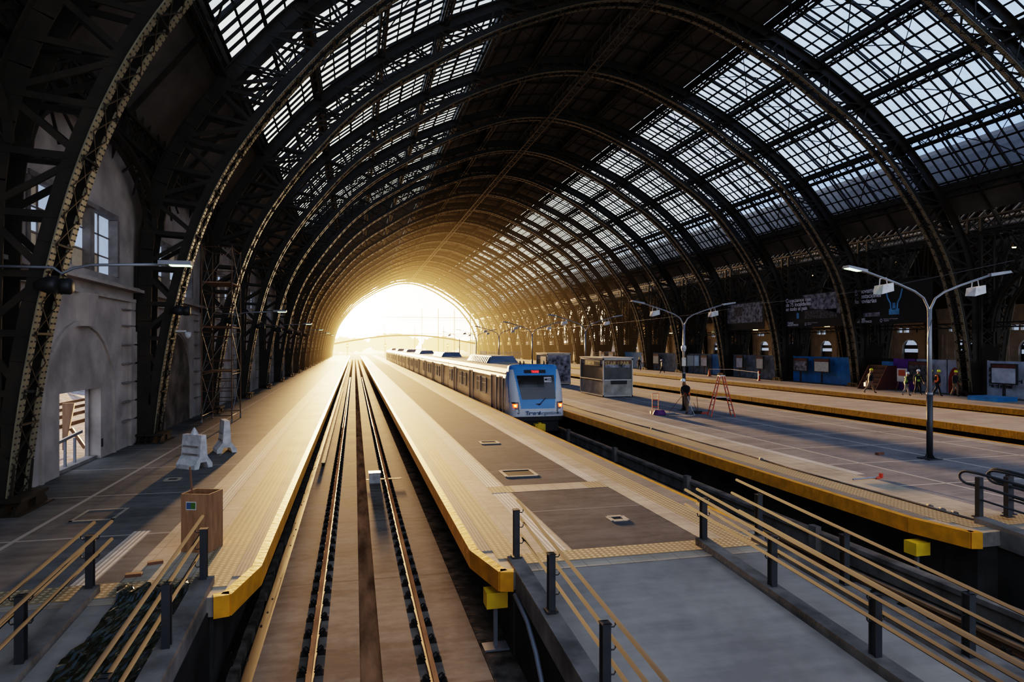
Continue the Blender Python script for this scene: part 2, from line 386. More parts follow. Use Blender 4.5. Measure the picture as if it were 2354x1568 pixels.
def make_arch(name, label, group):
    root = thing(name, label, 'roof arch', (XC, Y0, 0), group=group)
    # inner chord: two flanges with rivets
    mb = MB(); chord(mb, FI, (-YS, YS), .26, .03, .34, 1, 1, 0)
    mb.k = 2
    for y in (-YS, YS):
        acc = 0.
        for i in range(len(FI)-1):
            a = Vector((FI[i][0],0,FI[i][1])); b = Vector((FI[i+1][0],0,FI[i+1][1])); L = (b-a).length; d = (b-a)/L
            nr = Vector((d.z,0,-d.x))
            s_ = acc
            while s_ < L:
                c = a + d*s_ + nr*.016
                for yy in (y-.085, y+.085):
                    q = Vector((c.x, yy, c.z))
                    e = d*.018; g = Vector((0,.035,0)); u = nr*.014
                    mb.add([q-e-g,q+e-g,q+e+g,q-e+g,q-e*.6-g*.6+u,q+e*.6-g*.6+u,q+e*.6+g*.6+u,q-e*.6+g*.6+u],
                           [(4,5,6,7),(0,1,5,4),(1,2,6,5),(2,3,7,6),(3,0,4,7)])
                s_ += .135
            acc = s_ - L
    mb.build('inner_chord', [M['iron'], M['flange'], M['rivet']], root)
    # lacing between the two ribs of the inner chord
    mb = MB(); pts = [Vector((x,0,z)) for x,z in FI]; seq = []
    for i in range(len(pts)-1):
        L = (pts[i+1]-pts[i]).length; n = max(1, round(L/.55))
        for k in range(n): seq.append(pts[i] + (pts[i+1]-pts[i])*k/n)
    seq.append(pts[-1])
    for i in range(len(seq)-1):
        s_ = 1 if i % 2 else -1
        a = seq[i].copy(); b = seq[i+1].copy(); a.y = -YS*s_; b.y = YS*s_
        mb.bar(a, b, .05, .03)
        a2 = seq[i].copy(); b2 = seq[i+1].copy(); a2.y = YS*s_; b2.y = -YS*s_
        mb.bar(a2, b2, .05, .03)
        if i % 3 == 0:
            p = seq[i].copy(); q = seq[i].copy(); p.y = -YS; q.y = YS; mb.bar(p, q, .12, .05, (0,0,1))
    mb.build('chord_lacing', M['iron'], root)
    mb = MB(); chord(mb, FO, (-YS, YS), .36, .04, .46, -1)
    for i in range(0, len(FO), 2):
        mb.bar((FO[i][0],-YS,FO[i][1]), (FO[i][0],YS,FO[i][1]), .1, .1, (0,0,1))
    mb.build('outer_chord', M['iron'], root)
    # web bracing between chords
    mb = MB(); n = len(NI)
    A = []; B = []
    for i in range(n-1):
        k = 2
        for j in range(k): A.append(lerp(NI[i], NI[i+1], j/k)); B.append(lerp(NO[i], NO[i+1], j/k))
    A.append(NI[-1]); B.append(NO[-1])
    for y in (-YS, YS):
        for i in range(len(A)):
            low = A[i][1] < 13
            wd = .14 if low else .09
            mb.bar((A[i][0],y,A[i][1]), (B[i][0],y,B[i][1]), wd, .07)
            if i < len(A)-1:
                if i % 2 == 0: mb.bar((A[i][0],y,A[i][1]), (B[i+1][0],y,B[i+1][1]), wd, .06)
                else: mb.bar((B[i][0],y,B[i][1]), (A[i+1][0],y,A[i+1][1]), wd, .06)
    for i in range(0, len(A), 2):   # cross frames
        mb.bar((A[i][0],-YS,A[i][1]), (B[i][0],YS,B[i][1]), .06); mb.bar((A[i][0],YS,A[i][1]), (B[i][0],-YS,B[i][1]), .06)
    mb.build('web_bracing', M['iron'], root)
    # riveted foot plates and cast shoes
    for s_ in (-1, 1):
        mb = MB()
        for y in (-YS-.03, YS+.03):
            poly = [(s_*23.9,.32),(s_*24.62,.32),(s_*24.58,2.3),(s_*24.4,2.5),(s_*24.15,1.3),(s_*23.85,1.0)]
            if s_ > 0: poly = poly[::-1]
            mb.prismY(poly, y-.02, y+.02)
            for a in range(4):
                for b_ in range(3):
                    mb.box(s_*24.55-s_*a*.16-.02, s_*24.55-s_*a*.16+.02, y-.04, y+.04, .42+b_*.25, .46+b_*.25)
        mb.build('foot_plate', M['iron'], root)
        mb = MB()
        x0, x1 = sorted((s_*23.65, s_*24.72)); mb.box(x0, x1, -.62, .62, .26, .34)
        for k in range(5):
            x = s_*(23.75 + k*.225)
            for sg in (-1, 1):
                mb.prismX([(sg*.18,.0),(sg*.72,.0),(sg*.72,.10),(sg*.5,.28),(sg*.18,.28)][::sg], x-.035, x+.035)
        mb.box(x0-.05, x1+.05, -.78, .78, -.01, .04)
        mb.build('base_shoe', M['iron'], root)
    return root

ordn = ['first','second','third','fourth','fifth','sixth','seventh','eighth','ninth','tenth','eleventh','twelfth','thirteenth','fourteenth','fifteenth','sixteenth','seventeenth','eighteenth','nineteenth','twentieth','twenty-first','twenty-second']
a0 = make_arch('roof_arch', 'riveted iron roof arch overhead, out at the nearest edge of the picture', 'iron arches spanning the main train shed')
for k in range(1, NA):
    lab = {1:'nearest riveted iron arch whose left leg stands right at the left picture edge',
           NA-1:'farthest iron arch, framing the bright open end of the shed'}.get(k, '%s iron roof arch of the main shed counted from the left picture edge' % ordn[k-1])
    dup(a0, (XC, Y0+DY*k, 0), label=lab)
XN = 84.6-17.0
for k in range(0, NA):
    dup(a0, (XN, Y0+DY*k, 0), label='dark iron arch of the neighbouring shed beyond the right hand piers', group='iron arches of the neighbouring shed')

# purlins: lattice girders along the shed
def skin_pt(i, side): return (side*SKIN[i][0], SKIN[i][1])
def make_purlin(i, side, Lm):
    x, z = SKIN[i]; x *= side
    px, pz = SKIN[max(i-1,0)], SKIN[min(i+1,len(SKIN)-1)]
    ridge = (i == len(SKIN)-1)
    r = thing('ridge_purlin' if ridge else 'lattice_purlin',
              'wide lattice ridge purlin running along the crown of the shed' if ridge else Lm, 'purlin', (XC+x, Y0, z-.2), group=None if ridge else 'lattice purlins along the shed roof')
    d = 1.5 if ridge else .72
    wdt = .62 if ridge else .30
    mb = MB(); L = YEND-Y0
    for sx_ in (-1, 1):
        mb.box(sx_*wdt/2-.05, sx_*wdt/2+.05, 0, L, -.34, 0); mb.box(sx_*wdt/2-.05, sx_*wdt/2+.05, 0, L, -d-.08, -d)
    mb.build('chord_angle', M['lacing'] if ridge else M['iron'], r)
    mb = MB(); st = .85; n = int(L/st); st = L/n
    for k in range(n):
        y = k*st
        for sx_ in (-1, 1):
            z0, z1 = (-.04, -d-.04) if k % 2 else (-d-.04, -.04)
            mb.bar((sx_*wdt/2, y, z0), (sx_*wdt/2, y+st, z1), .05, .03, (1,0,0))
        s_ = 1 if k % 2 else -1
        mb.bar((-s_*wdt/2, y, -d-.04), (s_*wdt/2, y+st, -d-.04), .055, .03, (0,0,1))
        mb.bar((s_*wdt/2, y+st/2, -d-.04), (-s_*wdt/2, y+st/2, -d-.04), .05, .03, (0,0,1))
    mb.build('lattice_bars', M['lacing'] if ridge else M['iron'], r)
    return r
names = {2:'at the lower edge of the glazing',3:'one up from the lower edge of the glazing',4:'through the middle of the glazing',5:'below the top row of the glazing',6:'at the upper edge of the glazing',7:'halfway between glazing and ridge'}
for i in range(2, 8):
    for side in (-1, 1):
        make_purlin(i, side, 'dark lattice purlin %s, %s side' % (names[i], 'left' if side < 0 else 'right'))
make_purlin(8, 1, '')

# roof covering
def strip(mb, p, q, y0, y1, th=.06):
    d = Vector((q[0]-p[0],0,q[1]-p[1])).normalized(); nr = Vector((-d.z,0,d.x))*th
    mb.add([(p[0],y0,p[1]),(q[0],y0,q[1]),(q[0],y1,q[1]),(p[0],y1,p[1]),
            (p[0]+nr.x,y0,p[1]+nr.z),(q[0]+nr.x,y0,q[1]+nr.z),(q[0]+nr.x,y1,q[1]+nr.z),(p[0]+nr.x,y1,p[1]+nr.z)],
           [(0,1,2,3),(7,6,5,4),(0,4,5,1),(1,5,6,2),(2,6,7,3),(3,7,4,0)])
ceil = thing('ceiling', 'dark boarded roof of the main shed between and below the skylights', 'roof', kind='structure')
YB = -6.
for side, nm in ((-1,'eaves_boarding'), (1,'eaves_boarding')):
    mb = MB()
    rng = (0, 1) if side < 0 else (1,)
    for i in rng:
        a, b = SKIN[i], SKIN[i+1]
        p = (XC+side*a[0], a[1]); q = (XC+side*b[0], b[1])
        if side > 0: p = lerp(p, q, .38); p, q = q, p
        strip(mb, p, q, YB, YEND+.6)
    mb.build(nm, M['roof'], ceil)
mb = MB()
for side in (-1, 1):
    for i in (6, 7):
        a, b = SKIN[i], SKIN[i+1]
        p = (XC+side*a[0], a[1]); q = (XC+side*b[0], b[1])
        if side > 0: p, q = q, p
        strip(mb, p, q, YB, YEND+.6)
mb.build('ridge_boarding', M['roof'], ceil)
# rafters under the boarding and wind bracing rods
mb = MB()
for k in range(NA-1):
    for j in (1, 2, 3):
        y = Y0 + DY*k + DY*j/4
        for side in (-1, 1):
            for i in range(len(SKIN)-1):
                if side > 0 and i == 0: continue
                a, b = SKIN[i], SKIN[i+1]
                mb.bar((XC+side*a[0], y, a[1]-.16), (XC+side*b[0], y, b[1]-.16), .16, .06 if j != 2 else .12)
                if i in (6, 7):
                    m_ = lerp(a, b, .5)
                    if j == 1: mb.bar((XC+side*m_[0], y-DY/4, m_[1]-.1), (XC+side*m_[0], y+DY*3/4, m_[1]-.1), .08)
                    if j == 1:
                        for q_ in (.25,.75):
                            m2 = lerp(a, b, q_); mb.bar((XC+side*m2[0], y-DY/4, m2[1]-.08), (XC+side*m2[0], y+DY*3/4, m2[1]-.08), .05)
    for side in (-1, 1):      # kneed brackets in each bay from purlins to mid rafter
        for i in range(2, 8):
            a, b = SKIN[i], SKIN[i+1]; y = Y0+DY*k
            mx = lerp(a, b, .5)
            mb.bar((XC+side*a[0], y+DY*.25, a[1]-.85), (XC+side*mx[0], y+DY*.5, mx[1]-.25), .05)
            mb.bar((XC+side*a[0], y+DY*.75, a[1]-.85), (XC+side*mx[0], y+DY*.5, mx[1]-.25), .05)
            mb.bar((XC+side*b[0], y+DY*.25, b[1]-.5), (XC+side*mx[0], y+DY*.5, mx[1]-.25), .04)
            mb.bar((XC+side*b[0], y+DY*.75, b[1]-.5), (XC+side*mx[0], y+DY*.5, mx[1]-.25), .04)
mb.build('rafters', M['iron'], ceil)

# skylights: one per bay and side, four glazed rows each
def make_skylight(side):
    r = thing('window_1', 'glazed skylight band of the shed roof, %s side' % ('left' if side < 0 else 'right'), 'skylight', (XC, Y0, 0), kind='structure')
    for i in (2, 3, 4, 5):
        a, b = SKIN[i], SKIN[i+1]
        p = (side*a[0], a[1]); q = (side*b[0], b[1])
        g = MB(); g.add([(p[0],0,p[1]),(q[0],0,q[1]),(q[0],DY,q[1]),(p[0],DY,p[1])], [(0,1,2,3)])
        g.build('glass_panel', M['glass_low'] if (side > 0 and i == 2) else M['glass'], r)
        f = MB(); nb = 14
        for j in range(nb+1):
            y = DY*j/nb
            f.bar((p[0],y,p[1]-.05), (q[0],y,q[1]-.05), .11, .05)
        for u, wd in ((.04,.24),(.26,.09),(.5,.18),(.75,.09),(.96,.24)):
            c = lerp(p, q, u); f.bar((c[0],0,c[1]-.05), (c[0],DY,c[1]-.05), wd*.8, .08, (0,0,1))
        f.build('glazing_bars', M['iron_dark'], r)
    return r
wl = make_skylight(-1); wr = make_skylight(1)
n = 3
for k in range(1, NA-1):
    for base_ in (wl, wr):
        d_ = dup(base_, (XC, Y0+DY*k, 0)); d_.name = 'window_%d' % n; n += 1
wr.name = 'window_2'

# ------------------------------------------------------------------ left wall (bays repeat between arches)
XW = -7.65
lab_wall = 'grey plastered left wall with blind arches, cornice and high windows'
wallr = thing('wall_left', lab_wall, 'wall', kind='structure')
def arch_poly(yc, hw, zs, zt, n=14):    # pointed-round outline (y,z) from springing to springing
    return [(yc + hw*math.cos(PI*j/n), zs + (zt-zs)*math.sin(PI*j/n)) for j in range(n+1)]
DO = (19.75, 22.05, 2.2)   # doorway y0, y1, top
WN = (18.0, 24.1, 5.75, 7.65)
WT = .4
def wall_bay(k, door):
    ya = Y0+DY*k; yb = ya+DY; yc = (ya+yb)/2; dy = yc-21.1
    mb = MB()
    cols = []
    w0, w1 = WN[0]+dy, WN[1]+dy
    def seg(y0, y1, z0, z1): mb.box(XW-WT, XW, y0, y1, z0, z1)
    if door:
        d0, d1, dz = DO
        seg(ya, d0, -.1, WN[2]); seg(d1+.62, yb, -.1, WN[2]); seg(d0, d1+.62, dz, WN[2])
    else: seg(ya, yb, -.1, WN[2])
    seg(ya, w0, WN[2], WN[3]); seg(w1, yb, WN[2], WN[3]); seg(ya, yb, WN[3], 10.9)
    mb.build('wall_panel', M['plaster'], wallr)
    m2 = MB()
    # blind arch moulding, keystone, pilasters, cornice, banding
    ap = arch_poly(yc+.1, 2.55, 1.9, 4.15)
    ap = [(yc+2.65, 0)] + ap + [(yc-2.45, 0)]
    for i in range(len(ap)-1):
        m2.bar((XW+.02, *ap[i]), (XW+.02, *ap[i+1]), .14, .10, (1,0,0))
    m2.add([(XW,yc-.25,4.05),(XW,yc+.3,4.05),(XW,yc+.45,5.0),(XW,yc-.35,5.0),(XW+.28,yc-.2,4.05),(XW+.28,yc+.25,4.05),(XW+.34,yc+.4,5.0),(XW+.34,yc-.3,5.0)],
           [(0,1,2,3),(4,7,6,5),(0,4,5,1),(1,5,6,2),(2,6,7,3),(3,7,4,0)])
    m2.box(XW, XW+.12, ya, yb, 5.0, 5.12); m2.box(XW, XW+.34, ya, yb, 5.36, 5.46); m2.box(XW, XW+.2, ya, yb, 5.46, 5.52)
    for (p0, p1) in ((ya-.2, ya+1.0), (yb-1.0, yb+.2)):
        m2.box(XW, XW+.10, p0, p1, 0, 5.0)
    m2.build('wall_moulding', M['plaster'], wallr)
    m3 = MB()
    for (p0, p1) in ((ya+.35, ya+.5), (yb-1.7, yb-1.02)):
        for z in (.9,1.55,2.2,2.85,3.5,4.15,4.7): m3.box(XW+.005, XW+.108, p0-1.0 if p0 < yc else p0, p1+.8, z, z+.045)
    m3.build('wall_joint', M['plaster_dark'], wallr)
    # window with three lights
    wf = MB()
    wf.box(XW-.25, XW+.04, w0-.1, w0+.08, WN[2]+.01, WN[3]-.03); wf.box(XW-.25, XW+.04, w1-.08, w1+.1, WN[2]+.01, WN[3]-.03)
    wf.box(XW-.25, XW+.05, w0, w1, WN[3]-.02, WN[3]+.12)
    for u in (1/3, 2/3): y = w0+(w1-w0)*u; wf.box(XW-.3, XW-.02, y-.16, y+.16, WN[2], WN[3])
    for u in (1/6, .5, 5/6): y = w0+(w1-w0)*u; wf.box(XW-.28, XW-.2, y-.02, y+.02, WN[2], WN[3])
    for z in (6.35, 7.0): wf.box(XW-.28, XW-.2, w0, w1, z-.02, z+.02)
    fr = wf.build('window_frame', M['plaster_dark'], wallr)
    gp = MB()
    for a in range(6):
        for b_ in range(3):
            gp.k = 0 if R.random() < .55 else 1
            y0 = w0+(w1-w0)*a/6; gp.add([(XW-.24,y0,WN[2]+b_*.65),(XW-.24,y0+(w1-w0)/6,WN[2]+b_*.65),(XW-.24,y0+(w1-w0)/6,min(WN[3],WN[2]+b_*.65+.65)),(XW-.24,y0,min(WN[3],WN[2]+b_*.65+.65))], [(0,1,2,3)])
    gp.build('window_pane', [M['winlit'], M['winwarm']], fr)
    if k == 2:
        sm = MB(); q = arch_poly(yc+.1, 2.4, 1.9, 4.0); q = [(yc+2.5,0)]+q+[(yc-2.3,0)]
        sm.prismX(q[::-1], XW-.01, XW+.012); sm.build('blocked_doorway', M['stain'], wallr)
for k in range(0, NA-1): wall_bay(k, k == 1)
# near end of the left wall, behind the camera
MB().box(XW-WT, XW, YB, Y0, -.1, 10.9).build('wall_panel', M['plaster'], wallr)
# door reveal parts of the real opening
dm = MB(); dm.box(XW-.4, XW-.3, DO[1]+.50, DO[1]+.60, 0, DO[2]); dm.box(XW-.4, XW-.1, DO[0]+.0, DO[1]+.6, -.05, .1)
door = thing('door_1', 'open doorway in the left wall giving on to the tracks outside', 'door', kind='structure')
dm.build('door_frame', M['plaster_dark'], door)
MB().box(XW-.06, XW+.03, DO[1]+.64, DO[1]+.72, .35, .6).build('latch_plate', M['black'], door)

# longitudinal arch ribs with radiating spider bars above the walls/piers
def spandrel(xr, ya, name, label, group, z_sp, z_ap, z_top, hw, lean=0., tx=0.):
    r = thing(name, label, 'arcade bracing', (xr, ya, 0), group=group)
    yc = DY/2; n = 18
    ring = [(yc - hw*math.cos(PI*j/n), z_sp + (z_ap-z_sp)*math.sin(PI*j/n)) for j in range(n+1)]
    mb = MB()
    for i in range(n):
        for xx in (-.14, .14):
            mb.bar((xx,)+ring[i], (xx,)+ring[i+1], .10, .16, (1,0,0))
        mb.bar((-.14,)+ring[i], (.14,)+ring[i+1], .05)
    mb.build('arch_rib', M['iron'], r)
    mb = MB()
    for (cy, s_) in ((.25, 1), (DY-.25, -1)):   # spider hubs in the corners
        sh = MB()
        hz = z_top - .9; hy = cy + s_*1.1
        for j in range(12):
            a = 2*PI*j/12
            ln = 1.5 + .9*abs(math.cos(a))
            sh.bar((tx*.3,hy,hz), (tx*.5, hy+math.cos(a)*ln, hz+math.sin(a)*ln*.9), .06)
        sh.build('spider_hub', M['iron'], r)
    for i in range(2, n-1):
        y, z = ring[i]
        d = Vector((y-yc, (z-z_sp)*1.0)); 
        if d.length < .1: continue
        # radial bars out to the top girder
        tt = (z_top - z)/max(.25, abs(d.y)/d.length) if d.y > 0 else 1.
        tt = min(tt, 2.6)
        mb.bar((0,y,z), (0, min(DY,max(0,y + d.x/d.length*tt*.8)), min(z_top, z + abs(d.y)/d.length*tt)), .06)
    mb.build('radial_bars', M['iron'], r)
    mb = MB()
    for z in (z_top, z_top-.85):
        for xx in (-.12, .12): mb.bar((xx+tx,0,z), (xx+tx,DY,z), .1)
    m_ = 14
    for j in range(m_):
        y0, y1 = DY*j/m_, DY*(j+1)/m_
        mb.bar((tx,y0,z_top), (tx,y1,z_top-.85), .045); mb.bar((tx,y0,z_top-.85), (tx,y1,z_top), .045)
    mb.build('lattice_girder', M['iron'], r)
    return r
s0 = spandrel(-7.1, Y0, 'wall_bracing', 'spider-like iron bracing under the eaves above the left wall', 'iron bracing bays along the left wall', 7.7, 9.9, 10.9, 4.7)
for k in range(1, NA-1): dup(s0, (-7.1, Y0+DY*k, 0))
s1 = spandrel(41.9, Y0, 'arcade_arch', 'iron arcade arch with fan of bars between two right hand piers', 'iron arcade arches between the two sheds', 4.4, 8.8, 12.3, 3.9)
for k in range(1, NA-1): dup(s1, (41.9, Y0+DY*k, 0))
s2 = spandrel(43.1, Y0, 'arcade_arch', 'iron arcade arch on the far face of the right hand piers', 'iron arcade arches on the far face of the piers', 4.6, 8.6, 12.2, 4.0)
for k in range(1, NA-1): dup(s2, (43.1, Y0+DY*k, 0))
# piers between the two sheds
pr = thing('iron_pier', 'broad dark iron pier flaring upwards between the two sheds', 'pier', (41.5, Y0, 0), group='iron piers between the two sheds')
mb = MB()
for y in (-.55, .55):
    mb.prismY([(.15,.05),(1.35,.05),(1.45,1.5),(1.8,3.6),(.15,3.6)][::-1], y-.03, y+.03)
mb.box(.12,.2,-.55,.55,.05,3.6)
for zz in range(0, 7):
    z0 = .05+zz*.5; x = 1.38 + max(0,(z0-1.2))*.17
    mb.box(x-.06, x+.02, -.55, .55, z0, z0+.5)
mb.build('pier_casing', M['iron_dark'], pr)
mb = MB()
for x in (.2, 1.25):
    for y in (-.5,.5): mb.bar((x,y,3.4), (x,y,12.2), .16)
for j in range(13):
    z0 = 3.5+j*.67
    for y in (-.5,.5): mb.bar((.2,y,z0), (1.25,y,z0+.67), .06); mb.bar((1.25,y,z0), (.2,y,z0+.67), .06)
    mb.bar((.2,-.5,z0), (.2,.5,z0+.67), .06); mb.bar((1.25,.5,z0), (1.25,-.5,z0+.67), .06)
for s_ in (-1,1):     # raking struts fanning out
    for ln in (2.2, 3.2, 4.0):
        mb.bar((.7,s_*.5,5.2), (.7, s_*ln, 9.2+ln*.6), .11)
mb.build('lattice_column', M['iron'], pr)
for k in range(1, NA): dup(pr, (41.5, Y0+DY*k, 0))
# valley gutter girder
vg = MB()
for x in (40.9, 43.6): vg.box(x-.1, x+.1, Y0, YEND, 11.0, 11.15)
for j in range(int((YEND-Y0)/1.02)):
    y = Y0+j*1.02; vg.bar((40.9,y,11.1), (43.6,y+1.02,11.1), .06); vg.bar((43.6,y,11.1), (40.9,y+1.02,11.1), .06)
tag(vg.build('valley_girder', M['iron']), 'long horizontal lattice girder in the valley between the two shed roofs', 'girder')

# ------------------------------------------------------------------ neighbouring shed shell
nb = thing('wall_right', 'cream far wall of the neighbouring shed with arched doorways', 'wall', kind='structure')
XR = 92.3
for k in range(-1, NA-1):
    ya = Y0+DY*k; yc = ya+DY/2
    mb = MB()
    if k % 1 == 0:
        hw = 1.65
        mb.box(XR, XR+.6, ya, yc-hw, 0, 5.7); mb.box(XR, XR+.6, yc+hw, ya+DY, 0, 5.7)
        ap = arch_poly(yc, hw, 2.9, 4.5, 10)
        for i in range(10):
            (y0_, z0_), (y1_, z1_) = ap[i], ap[i+1]
            mb.add([(XR,y0_,z0_),(XR,y1_,z1_),(XR,y1_,5.7),(XR,y0_,5.7),(XR+.6,y0_,z0_),(XR+.6,y1_,z1_)], [(0,1,2,3),(0,4,5,1)])
        mb.box(XR, XR+.6, ya, ya+DY, 6.45, 9.4)
        for u in (0,.24,.76): mb.box(XR, XR+.6, ya+DY*u, ya+DY*(u+.24), 5.7, 6.45)
        for u in (.36,.5,.64): mb.box(XR, XR+.6, ya+DY*u-.15, ya+DY*u+.15, 5.7, 6.45)
        for u in (.12, .2, .8, .88): mb.box(XR-.12, XR, ya+DY*u-.12, ya+DY*u+.12, 0, 5.2)
        mb.box(XR-.15, XR, ya, ya+DY, 5.2, 5.4)
    mb.build('wall_panel', M['cream'], nb)
    g = MB(); g.k = 0
    g.add([(XR+.5,yc-hw,0),(XR+.5,yc+hw,0),(XR+.5,yc+hw,4.6),(XR+.5,yc-hw,4.6)], [(0,1,2,3)])
    g.k = 1
    g.add([(XR+.45,yc-1.3,3.55),(XR+.45,yc+1.3,3.55),(XR+.45,yc+.8,4.35),(XR+.45,yc-.8,4.35)], [(0,1,2,3)])
    g.add([(XR+.45,yc-1.5,2.3),(XR+.45,yc+1.5,2.3),(XR+.45,yc+1.5,2.9),(XR+.45,yc-1.5,2.9)], [(0,1,2,3)])
    g.add([(XR+.5,ya+DY*.24,5.7),(XR+.5,ya+DY*.76,5.7),(XR+.5,ya+DY*.76,6.45),(XR+.5,ya+DY*.24,6.45)], [(0,1,2,3)])
    g.build('door_glazing', [M['black'], M['winlit']], nb)
nr = MB()
for side in (-1, 1):
    pts = [(24.9,11.6),(21.75,14.35),(18.9,17.45),(15.6,20.05),(12.1,22.2),(8.3,23.9),(4.2,25.05),(0,25.5)] if side < 0 else [(25.3,9.0),(24.2,11.2)]+SKIN[2:]
    for i in range(len(pts)-1):
        p = (XN+side*pts[i][0], pts[i][1]); q = (XN+side*pts[i+1][0], pts[i+1][1])
        if side > 0: p, q = q, p
        if side < 0 and i == 0:
            strip(nr, p, lerp(p,q,.32), Y0, YEND); strip(nr, lerp(p,q,.9), q, Y0, YEND)
            for j in range(int((YEND-Y0)/.85)):
                a_, b_ = lerp(p,q,.3), lerp(p,q,.92); nr.bar((a_[0],Y0+j*.85,a_[1]), (b_[0],Y0+j*.85,b_[1]), .10, .1)
        else: strip(nr, p, q, YB, YEND+.6)
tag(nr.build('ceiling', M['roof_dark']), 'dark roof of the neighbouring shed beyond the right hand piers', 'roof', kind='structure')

# ------------------------------------------------------------------ floors, platforms, tracks
ZT = -1.35      # slab level; rail head at -1.18
fl = MB(); fl.box(-9.0, 96, -9, 240, ZT-.6, ZT-.19)
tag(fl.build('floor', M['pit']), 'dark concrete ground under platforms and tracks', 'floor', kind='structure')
PEND = 232.
def platform(name, label, x0, x1, noseL, noseR, strips, faceL, faceR, yn=10.1, coL=True, coR=True):
    r = thing(name, label, 'platform', (0,0,0), kind='structure')
    xa = x0+(.45 if noseL else 0); xb = x1-(.45 if noseR else 0)
    mb = MB()
    L = [(x0, yn+.9)] + [(xa-.2, yn-.25), (xa, yn-.3)] if noseL else [(x0, yn-.0)]
    Rr = [(xb, yn-.3), (xb+.2, yn-.25), (x1, yn+.9)] if noseR else [(x1, yn)]
    il = .35 if coL else 0; ir = .35 if coR else 0
    mb.box(x0+il+.15, x1-ir-.15, yn+.4, PEND, ZT, -.05)
    if noseL or noseR: mb.box(xa+.02 if noseL else x0, xb-.02 if noseR else x1, yn-.2, yn+.5, ZT, -.05)
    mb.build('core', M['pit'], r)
    # deck slab with its outline
    out = [(x0, PEND)] + L + Rr + [(x1, PEND)]
    MB().prismZ(out, -.28, -.012).build('deck', M['conc'], r); MB().prismZ(out, -.012, -.006).build('deck_topping', M['tile'], r)
    # coping faces
    def coping(path, s_):
        m_ = MB()
        for i in range(len(path)-1):
            a = Vector((*path[i],0)); b = Vector((*path[i+1],0)); d = (b-a); 
            nseg = max(1, int(d.length/2.6))
            for j in range(nseg):
                p = a + d*j/nseg; q = a + d*(j+1)/nseg
                nn = Vector((-d.y, d.x, 0)).normalized()*s_
                g = d.normalized()*.006 if nseg > 1 else Vector()
                P = [p-nn*.12+g, p+nn*.03+g, q+nn*.03-g, q-nn*.12-g]
                if s_*1 < 0: P = P[::-1]
                m_.add([(v.x,v.y,-.30) for v in P] + [(v.x,v.y,.004) for v in P], [(3,2,1,0),(4,5,6,7),(0,1,5,4),(1,2,6,5),(2,3,7,6),(3,0,4,7)])
        m_.build('coping', M['yellow'], r)
    if coL: coping([(x0, PEND)] + L, -1)
    if coR: coping(([(x1, PEND)] + Rr[::-1]) if noseR else [(x1, PEND), (x1, yn)], 1)
    for q_, (a, b, y0, y1, mm) in enumerate(strips):
        MB().box(a, b, y0, y1, -.02, .0006*q_).build('paving', M[mm], r)
    return r
E = PEND
# left platform
platform('station_platform', 'left hand platform along the plastered wall with yellow coping', XW-.3, -1.46, False, True, [
    (-1.80,-1.55,10.6,E,'ribs'), (-2.35,-1.80,10.2,E,'dots'), (-2.70,-2.35,10.7,E,'tile'), (-2.72,-2.70,10.7,E,'conc'),
    (-2.98,-2.72,13.6,E,'guide'), (-3.35,-2.98,10.7,E,'tile'), (-4.02,-3.72,10.7,13.6,'guide'), (-2.98,-2.72,10.7,13.6,'tile'),
    (-3.72,-3.35,10.7,E,'panel_left'), (-4.02,-3.72,13.6,E,'panel_left'), (XW-.3,-4.02,10.7,E,'panel_left'), (XW-.3,-2.35,10.1,10.7,'dots')], 0, 1, coL=False)
# middle platform
platform('station_platform', 'middle platform between the empty track and the train', 1.94, 7.48, True, True, [
    (2.05,2.28,10.9,E,'ribs'), (2.28,2.68,10.45,E,'dots'), (2.68,3.15,10.6,E,'tile'), (3.15,3.52,10.6,15.1,'guide'), (3.15,3.52,15.8,E,'guide'),
    (3.52,3.62,10.6,E,'tile'), (3.62,6.08,10.6,15.1,'dark_panel'), (3.62,5.82,15.8,E,'dark_panel'), (3.15,3.75,15.1,15.8,'dots'), (3.75,5.6,15.1,15.8,'tile'), (5.6,6.2,15.1,15.8,'dots'),
    (5.82,6.12,15.8,E,'guide'), (6.12,6.5,10.6,E,'tile'), (6.5,6.98,10.45,E,'dots'), (6.98,7.38,10.9,E,'ribs'), (2.45,6.98,10.1,10.6,'dots'), (6.08,6.12,10.6,15.8,'tile')], 1, 1)
platform('station_platform', 'wide right hand platform with lamp posts, kiosk and workman', 10.95, 22.7, True, False, [
    (11.06,11.36,10.9,E,'ribs'), (11.36,12.0,10.5,E,'dots'), (12.0,13.2,10.7,E,'tile'), (13.2,13.5,15.0,E,'guide'), (13.2,13.5,10.7,15.0,'panel'),
    (13.5,21.9,10.7,E,'panel'), (21.9,22.55,10.2,E,'tile'), (11.5,21.9,10.1,10.7,'dots')], 1, 1, coR=True)
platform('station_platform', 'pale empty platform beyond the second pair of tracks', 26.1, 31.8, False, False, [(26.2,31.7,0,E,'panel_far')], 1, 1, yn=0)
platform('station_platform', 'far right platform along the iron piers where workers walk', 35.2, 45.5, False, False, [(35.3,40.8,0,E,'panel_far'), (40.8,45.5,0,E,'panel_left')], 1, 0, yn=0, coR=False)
tag(MB().box(49, 91, 0, 232, -.35, -.02).build('floor', M['panel_left']), 'dim platform floor of the neighbouring shed', 'floor', kind='structure')

